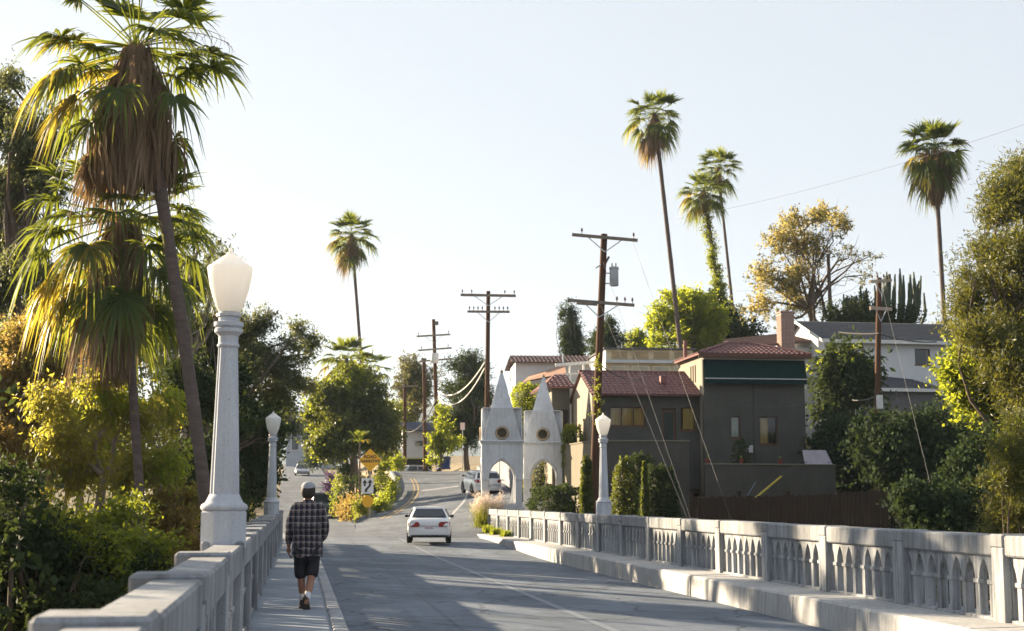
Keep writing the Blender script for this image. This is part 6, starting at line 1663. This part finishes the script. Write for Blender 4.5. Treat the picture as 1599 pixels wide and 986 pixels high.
# ---- beyond the roads
tree('round_tree', 'dense rounded green tree behind the road signs', 'tree', None,
     [(550, 602, 98, 28), (515, 622, 98, 26), (585, 622, 98, 28), (545, 640, 98, 40), (505, 655, 98, 26), (598, 655, 98, 26), (560, 680, 98, 38), (520, 690, 98, 30), (500, 700, 98, 18), (595, 690, 98, 26)],
     M['leaf_shrub'], M['bark_dark'], 34000, .22, .14, 301, .3, spread=1.6, extra=[(M['leaf_mid'], 9000, [0, 1, 4, 7, 8])])  # lighter leaves on top and left clumps paint the sunny side
tree('open_tree', 'feathery green tree behind the pole with a white box', 'tree', None,
     [(640, 570, 140, 18), (655, 590, 140, 22), (630, 610, 140, 24), (660, 620, 140, 26), (640, 645, 140, 26), (625, 680, 140, 26), (655, 690, 140, 26)], M['leaf_olive'], M['bark_dark'], 13000, .26, .12, 302, .25, spread=2, sub=9)
tree('conifer_tree', 'dark layered cedar with flat top behind the grassy bank', 'tree', None,
     [(735, 560, 126, 16), (715, 575, 126, 18), (752, 580, 126, 18), (730, 600, 126, 30), (705, 610, 126, 20), (755, 620, 126, 24), (725, 640, 126, 36), (750, 655, 126, 28), (700, 660, 126, 24), (725, 680, 126, 30)], M['leaf_dark'], M['bark_dark'], 26000, .24, .08, 303, .3, spread=2, squash=.6)
tree('ivy_shrub', 'bright yellow green climber smothering the foot of the boxed pole', 'shrub', None,
     [(688, 640, 116, 6), (685, 660, 116, 7), (681, 680, 116, 7), (679, 700, 116, 7), (678, 720, 116, 7), (697, 670, 116, 8), (708, 690, 116, 8), (696, 700, 116, 6)], M['leaf_bright'], M['bark_dark'], 3600, .2, .13, 304, .1)
tree('open_tree', 'green trees filling the view beyond the hill road crest', 'tree', None, [(610, 650, 132, 26), (600, 700, 132, 24), (622, 715, 132, 18), (640, 665, 150, 20)], M['leaf_mid'], M['bark_dark'], 7000, .24, .14, 305, .2)
tree('street_tree', 'dark street trees arching over the far end of the side road', 'tree', B(150, -6)[:2], [(440, 640, 150, 26), (455, 665, 150, 22), (425, 670, 150, 30), (424, 700, 150, 20), (405, 690, 150, 30), (418, 722, 150, 16)], M['leaf_dark'], M['bark_dark'], 12000, .28, .15, 306, .28)
tree('street_tree', 'leafy tree on the kerb beside the silver car', 'tree', B(165, 8)[:2], [(492, 690, 160, 16), (500, 705, 160, 18), (492, 720, 160, 14), (485, 672, 160, 14), (505, 675, 160, 20)], M['leaf_dark'], M['bark_dark'], 7000, .28, .15, 307, .2)
# ---- garden plants by the house
def topiary(label, u0, u1, v0, v1, y, depth, mat, seed, n=5000, l=.12, w=.08, cone=0.0, name='hedge', cat='hedge'):
    """clipped plant: leaves spread over and just inside a rounded block, with a dark woody core"""
    rng = np.random.default_rng(seed); a = P(u0, v1, y); b = P(u1, v0, y); g = th((a.x+b.x)/2, y)
    z0 = min(a.z, max(g, a.z-1.2)); root = thing(name, label, cat, ((a.x+b.x)/2, y+depth/2, z0))
    W, H = (b.x-a.x)/2, b.z-z0; D = depth/2
    v = rng.normal(size=(n, 3)); v /= np.abs(v).max(1, keepdims=True)
    v = v*.65 + .35*v/np.linalg.norm(v, axis=1, keepdims=True)*1.3
    v *= rng.uniform(.80, 1.04, (n, 1))
    zz = (v[:, 2]+1)/2; tp = 1 - cone*np.clip(zz, 0, 1)
    wob = 1 + .10*np.sin(v[:, 0]*7+seed) + .09*np.sin(v[:, 2]*9+seed*2) + .10*np.abs(rng.normal(size=n))
    p = np.stack([v[:, 0]*W*tp*wob, v[:, 1]*D*tp, np.clip(zz, 0, 1.05)*H*(1+.03*np.sin(v[:, 0]*9))], 1)
    d = rng.normal(size=(n, 3)) + np.array([0, 0, .5])
    link('foliage', np_mesh('foliage', leaf_quads(p, d, l, w, rng), np.arange(4*n), 4, mat), None, root, kind='stuff')
    MB().rings([[(W*k*math.cos(t), D*k*math.sin(t), H*q) for t in np.linspace(0, 2*math.pi, 13)[:-1]] for q, k in ((0, .6), (.4, .68*(1-.4*cone)), (.75, .62*(1-.75*cone)), (.9, .3*(1-cone*.9)))]).obj('stems', M['leaf_core'], root)
    return root
M['leaf_core'] = simple('shaded_twigs', (.02, .022, .012), (.03, .03, .018), 4, .95)
topiary('tall clipped square hedge behind the two gate spires', 803, 842, 600, 645, 80, 2.5, M['leaf_mid'], 1, 9000)
topiary('low rounded dark hedge between the gate tower and the lamp', 838, 915, 762, 806, 60, 2.4, M['leaf_dark'], 2, 9000)
topiary('narrow columnar shrub just before the lamp on the arched parapet', 907, 926, 722, 806, 52, .5, M['leaf_shrub'], 3, 4500, cone=.35, name='shrub', cat='shrub')
topiary('rounded shrub with bright sunlit edge between lamp and cone shrub', 957, 1000, 722, 806, 56, 1.5, M['leaf_shrub'], 4, 6000, cone=.35, name='shrub', cat='shrub')
topiary('cone shaped dark shrub close to the guy wire anchors', 1003, 1062, 733, 808, 54, 1.6, M['leaf_dark'], 5, 8000, cone=.25, name='shrub', cat='shrub')
topiary('thin upright shrub standing against the cone shaped shrub', 1001, 1014, 730, 806, 52.5, .4, M['leaf_shrub'], 6, 2500, cone=.5, name='shrub', cat='shrub')
topiary('ragged dark shrub against the terrace wall', 983, 1018, 712, 760, 62, 1.0, M['leaf_dark'], 7, 3000, name='shrub', cat='shrub')
topiary('grassy green mound on the terrace beside the sunlit gable', 880, 907, 665, 694, 71, 2.0, M['leaf_mid'], 8, 3000, name='shrub', cat='shrub')
topiary('dark bush seen through the arch of the tower beside the hedge', 822, 880, 715, 800, 77, 2.0, M['leaf_shrub'], 10, 6000, name='shrub', cat='shrub')
topiary('small dark plant hanging over the garden wall', 1148, 1170, 690, 728, 66.5, .6, M['leaf_dark'], 9, 900, name='shrub', cat='shrub')
# ---- island plants
IS = 'shrubs planted on the road island'
for k, (u, v, y, w, h, mt, lab) in enumerate((
        (532, 758, 96, 18, 40, 'leaf_mid', 'leafy green shrub at the side road edge of the island'),
        (540, 745, 95, 24, 50, 'leaf_dark', 'dark upright shrub behind the white arrow sign'),
        (602, 742, 97, 22, 44, 'leaf_mid', 'green shrub beside the bend of the guard rail'),
        (548, 790, 89, 22, 26, 'leaf_dry', 'brownish low shrub at the island tip'),
        (563, 797, 87.6, 16, 18, 'grass_green', 'bright yellow green tuft under the round yellow plate'),
        (590, 790, 90, 20, 22, 'leaf_bright', 'bright shrub between sign post and guard rail'),
        (610, 765, 96, 12, 24, 'leaf_bright', 'small lit shrub inside the road bend'),
        (536, 792, 91, 14, 18, 'leaf_dry', 'dry shrub beside the parked dark hatchback'),
        (514, 746, 112, 10, 18, 'leaf_purple', 'purple flowering bush on the side road verge'),
        (622, 722, 118, 16, 18, 'leaf_bright', 'clipped lime green bush at the hill road crest'),
        (575, 760, 93, 20, 40, 'leaf_dark', 'dark shrub close behind the sign post'))):
    if mt not in M: M[mt] = leafmat('purple_leaf', [(.05, .03, .07), (.08, .05, .10), (.05, .05, .05)], .3, (.2, .1, .25))
    a = P(u, v, y); g = th(a.x, a.y); s = y/F_PX
    rg = np.random.default_rng(400+k)
    root = thing('shrub', lab, 'shrub', (a.x, a.y, min(a.z-h*s*.5, g+.3)), 0, IS)
    H_ = P(u, v-h/2, y).z - root.location.z
    cl = [(rg.normal()*w*s*.25, rg.normal()*.4, H_*q, w*s*.42) for q in (.25, .45, .65, .85) for _ in range(2)]
    link('foliage', crown_mesh('foliage', cl, M[mt], 2200, .15, .085, rg), None, root, kind='stuff')
    mb = MB()
    for j in range(5):
        c = cl[j]; mb.tube([(0, 0, 0), (c[0]*.6, c[1]*.5, c[2]*.6), c[:3]], [.03, .02, .01], 5)
    mb.obj('stems', M['bark_dark'], root)['kind'] = 'stuff'
def grass(name, n, pts_fn, hgt, wid, mat, seed, parent=None, lean=.5):
    rng = np.random.default_rng(seed); V = np.zeros((n, 4, 3)); base = pts_fn(n, rng)
    a = rng.uniform(0, 2*math.pi, n); h = hgt*rng.uniform(.5, 1.3, n); l = lean*h*rng.uniform(.2, 1, n)
    s = np.stack([np.cos(a+1.57), np.sin(a+1.57), np.zeros(n)], 1)*wid
    tip = base + np.stack([np.cos(a)*l, np.sin(a)*l, h], 1); mid = base + np.stack([np.cos(a)*l*.35, np.sin(a)*l*.35, h*.6], 1)
    V[:, 0] = base - s; V[:, 1] = base + s; V[:, 2] = mid + s*.8; V[:, 3] = mid - s*.8
    V2 = np.stack([mid - s*.8, mid + s*.8, tip + s*.1, tip - s*.1], 1)
    VV = np.concatenate([V, V2], 1).reshape(-1, 3)
    return link(name, np_mesh(name, VV, np.arange(len(VV)), 4, mat), None, parent, kind='stuff')
def bank(n, rng):
    p = np.zeros((n, 3)); u = rng.uniform(0, 1, n); i = (40 + u*32).astype(int)
    R_ = np.array([tuple(rt_r[k]) for k in range(90)]); L_ = np.array([tuple(rt_l[k]) for k in range(90)])
    nn = R_[i]-L_[i]; nn[:, 2] = 0; nn /= np.linalg.norm(nn, axis=1, keepdims=True)
    p = R_[i] + nn*rng.uniform(.6, 7, n)[:, None] + rng.normal(size=(n, 3))*.2
    p[:, 2] = terrain(p[:, 0], p[:, 1]) - .03; return p
g_ = grass('dry_grass', 14000, bank, .35, .03, M['grass_dry'], 31); tag(g_, 'dry golden grass covering the bank above the hill road', 'grass')
def isl_fn(n, rng):
    p = np.zeros((n, 3))
    for k in range(n):
        q = island_pt(rng.uniform(.02, .6), rng.uniform(.05, .95)); p[k] = (q.x, q.y, q.z)
    return p
g_ = grass('island_grass', 5000, isl_fn, .22, .018, M['grass_green'], 32); tag(g_, 'short weedy grass growing over the road island', 'grass')
# pampas clump and weeds at the end of the ledge
pa = B(66.9, 8.75, .1)
PA = thing('pampas_grass', 'clump of pampas grass with pale pink plumes at the end of the ledge', 'grass clump', pa)
def clump_fn(r): return lambda n, rng: np.stack([rng.normal(size=n)*r, rng.normal(size=n)*r, np.zeros(n)], 1)
grass('blades', 1100, clump_fn(.20), 1.15, .012, M['grass_green'], 33, PA, .8)
rng = np.random.default_rng(34); cl = []; mb = MB()
for k in range(26):
    a = rng.uniform(0, 6.28); l = rng.uniform(.2, .8); h = rng.uniform(1.1, 1.75); mb.tube([(0, 0, 0), (math.cos(a)*l*.4, math.sin(a)*l*.4, h*.6), (math.cos(a)*l, math.sin(a)*l, h)], .006, 4)
    for q in np.linspace(.72, 1.05, 6): cl.append((math.cos(a)*l*q, math.sin(a)*l*q, h*q, .075))
mb.obj('stalks', M['petiole'], PA)['kind'] = 'stuff'
link('plumes', crown_mesh('plumes', cl, M['pampas'], 6500, .10, .02, rng, -.3, 6), None, PA, kind='stuff')
for k, (s, lab) in enumerate(((65.0, 'green weed sprouting on the ledge beside the last parapet post'), (62.3, 'small green weed in the ledge joint two bays from the parapet end'), (59.2, 'tiny weed growing on the ledge near the pampas grass side'))):
    q = B(s, 8.62, .16); w_ = thing('weed', lab, 'weed', q, 0, 'weeds on the ledge'); grass('blades', 260, clump_fn(.11), .34 - .05*k, .018, M['leaf_mid'], 40+k, w_, .9)
# ---- ivy over the shaded slope, undergrowth in the ravine
def cover(name, n, xr, yr, mat, seed, l, w, lift, label, cat, keep=None):
    rng = np.random.default_rng(seed); x = rng.uniform(*xr, n); y = rng.uniform(*yr, n)
    s, t = x*DX+y*DY, x*NX+y*NY
    ok = ((t > 10.2) | (t < -1.8) | (s > 66)) if keep is None else keep(x, y, s, t)
    x, y = x[ok], y[ok]; n = len(x)
    hump = .5*(np.sin(x*1.3+seed)*np.sin(y*1.1)+1)
    z = terrain(x, y) + rng.uniform(0, 1, n)**1.5*lift*(.4+hump)
    p = np.stack([x, y, z], 1); d = rng.normal(size=(n, 3))
    o = link(name, np_mesh(name, leaf_quads(p, d, l, w, rng), np.arange(4*n), 4, mat), kind='stuff'); tag(o, label, cat); return o
cover('ivy_cover', 60000, (10, 40), (34, 84), M['leaf_ivy'], 51, .24, .17, .9, 'dark ivy carpeting the shaded slope below the houses', 'ivy', lambda x, y, s, t: (t > 10.8) & ~((y > 60) & (x < 17)))
cover('undergrowth', 42000, (-34, -3), (14, 66), M['leaf_dark'], 52, .22, .13, 1.6, 'dark undergrowth covering the floor of the ravine', 'undergrowth', lambda x, y, s, t: (t < -2.6))
cover('scrub', 26000, (-40, -10), (66, 140), M['leaf_olive'], 53, .26, .14, 1.2, 'olive scrub on the bank beside the side road', 'scrub', lambda x, y, s, t: (t < -3.2))
cover('hill_scrub', 36000, (8, 60), (84, 135), M['leaf_olive'], 54, .3, .18, 1.1, 'low olive scrub on the hill behind the houses', 'scrub', lambda x, y, s, t: ~((x < 13) & (y < 116)))
# ================================================================ evening haze
hzb = MB().box(-2600, 2600, -160, 3900, -16, 330).obj('haze', None); hzb['kind'] = 'stuff'
m = bpy.data.materials.new('haze_air'); m.use_nodes = True; nt = m.node_tree
nt.nodes.remove(nt.nodes['Principled BSDF']); pv = nt.nodes.new('ShaderNodeVolumePrincipled')
pv.inputs['Density'].default_value = 0.00012; pv.inputs['Color'].default_value = (.66, .82, 1.0, 1); pv.inputs['Anisotropy'].default_value = 0.3
nt.links.new(pv.outputs[0], nt.nodes['Material Output'].inputs['Volume'])
hzb.data.materials.append(m)
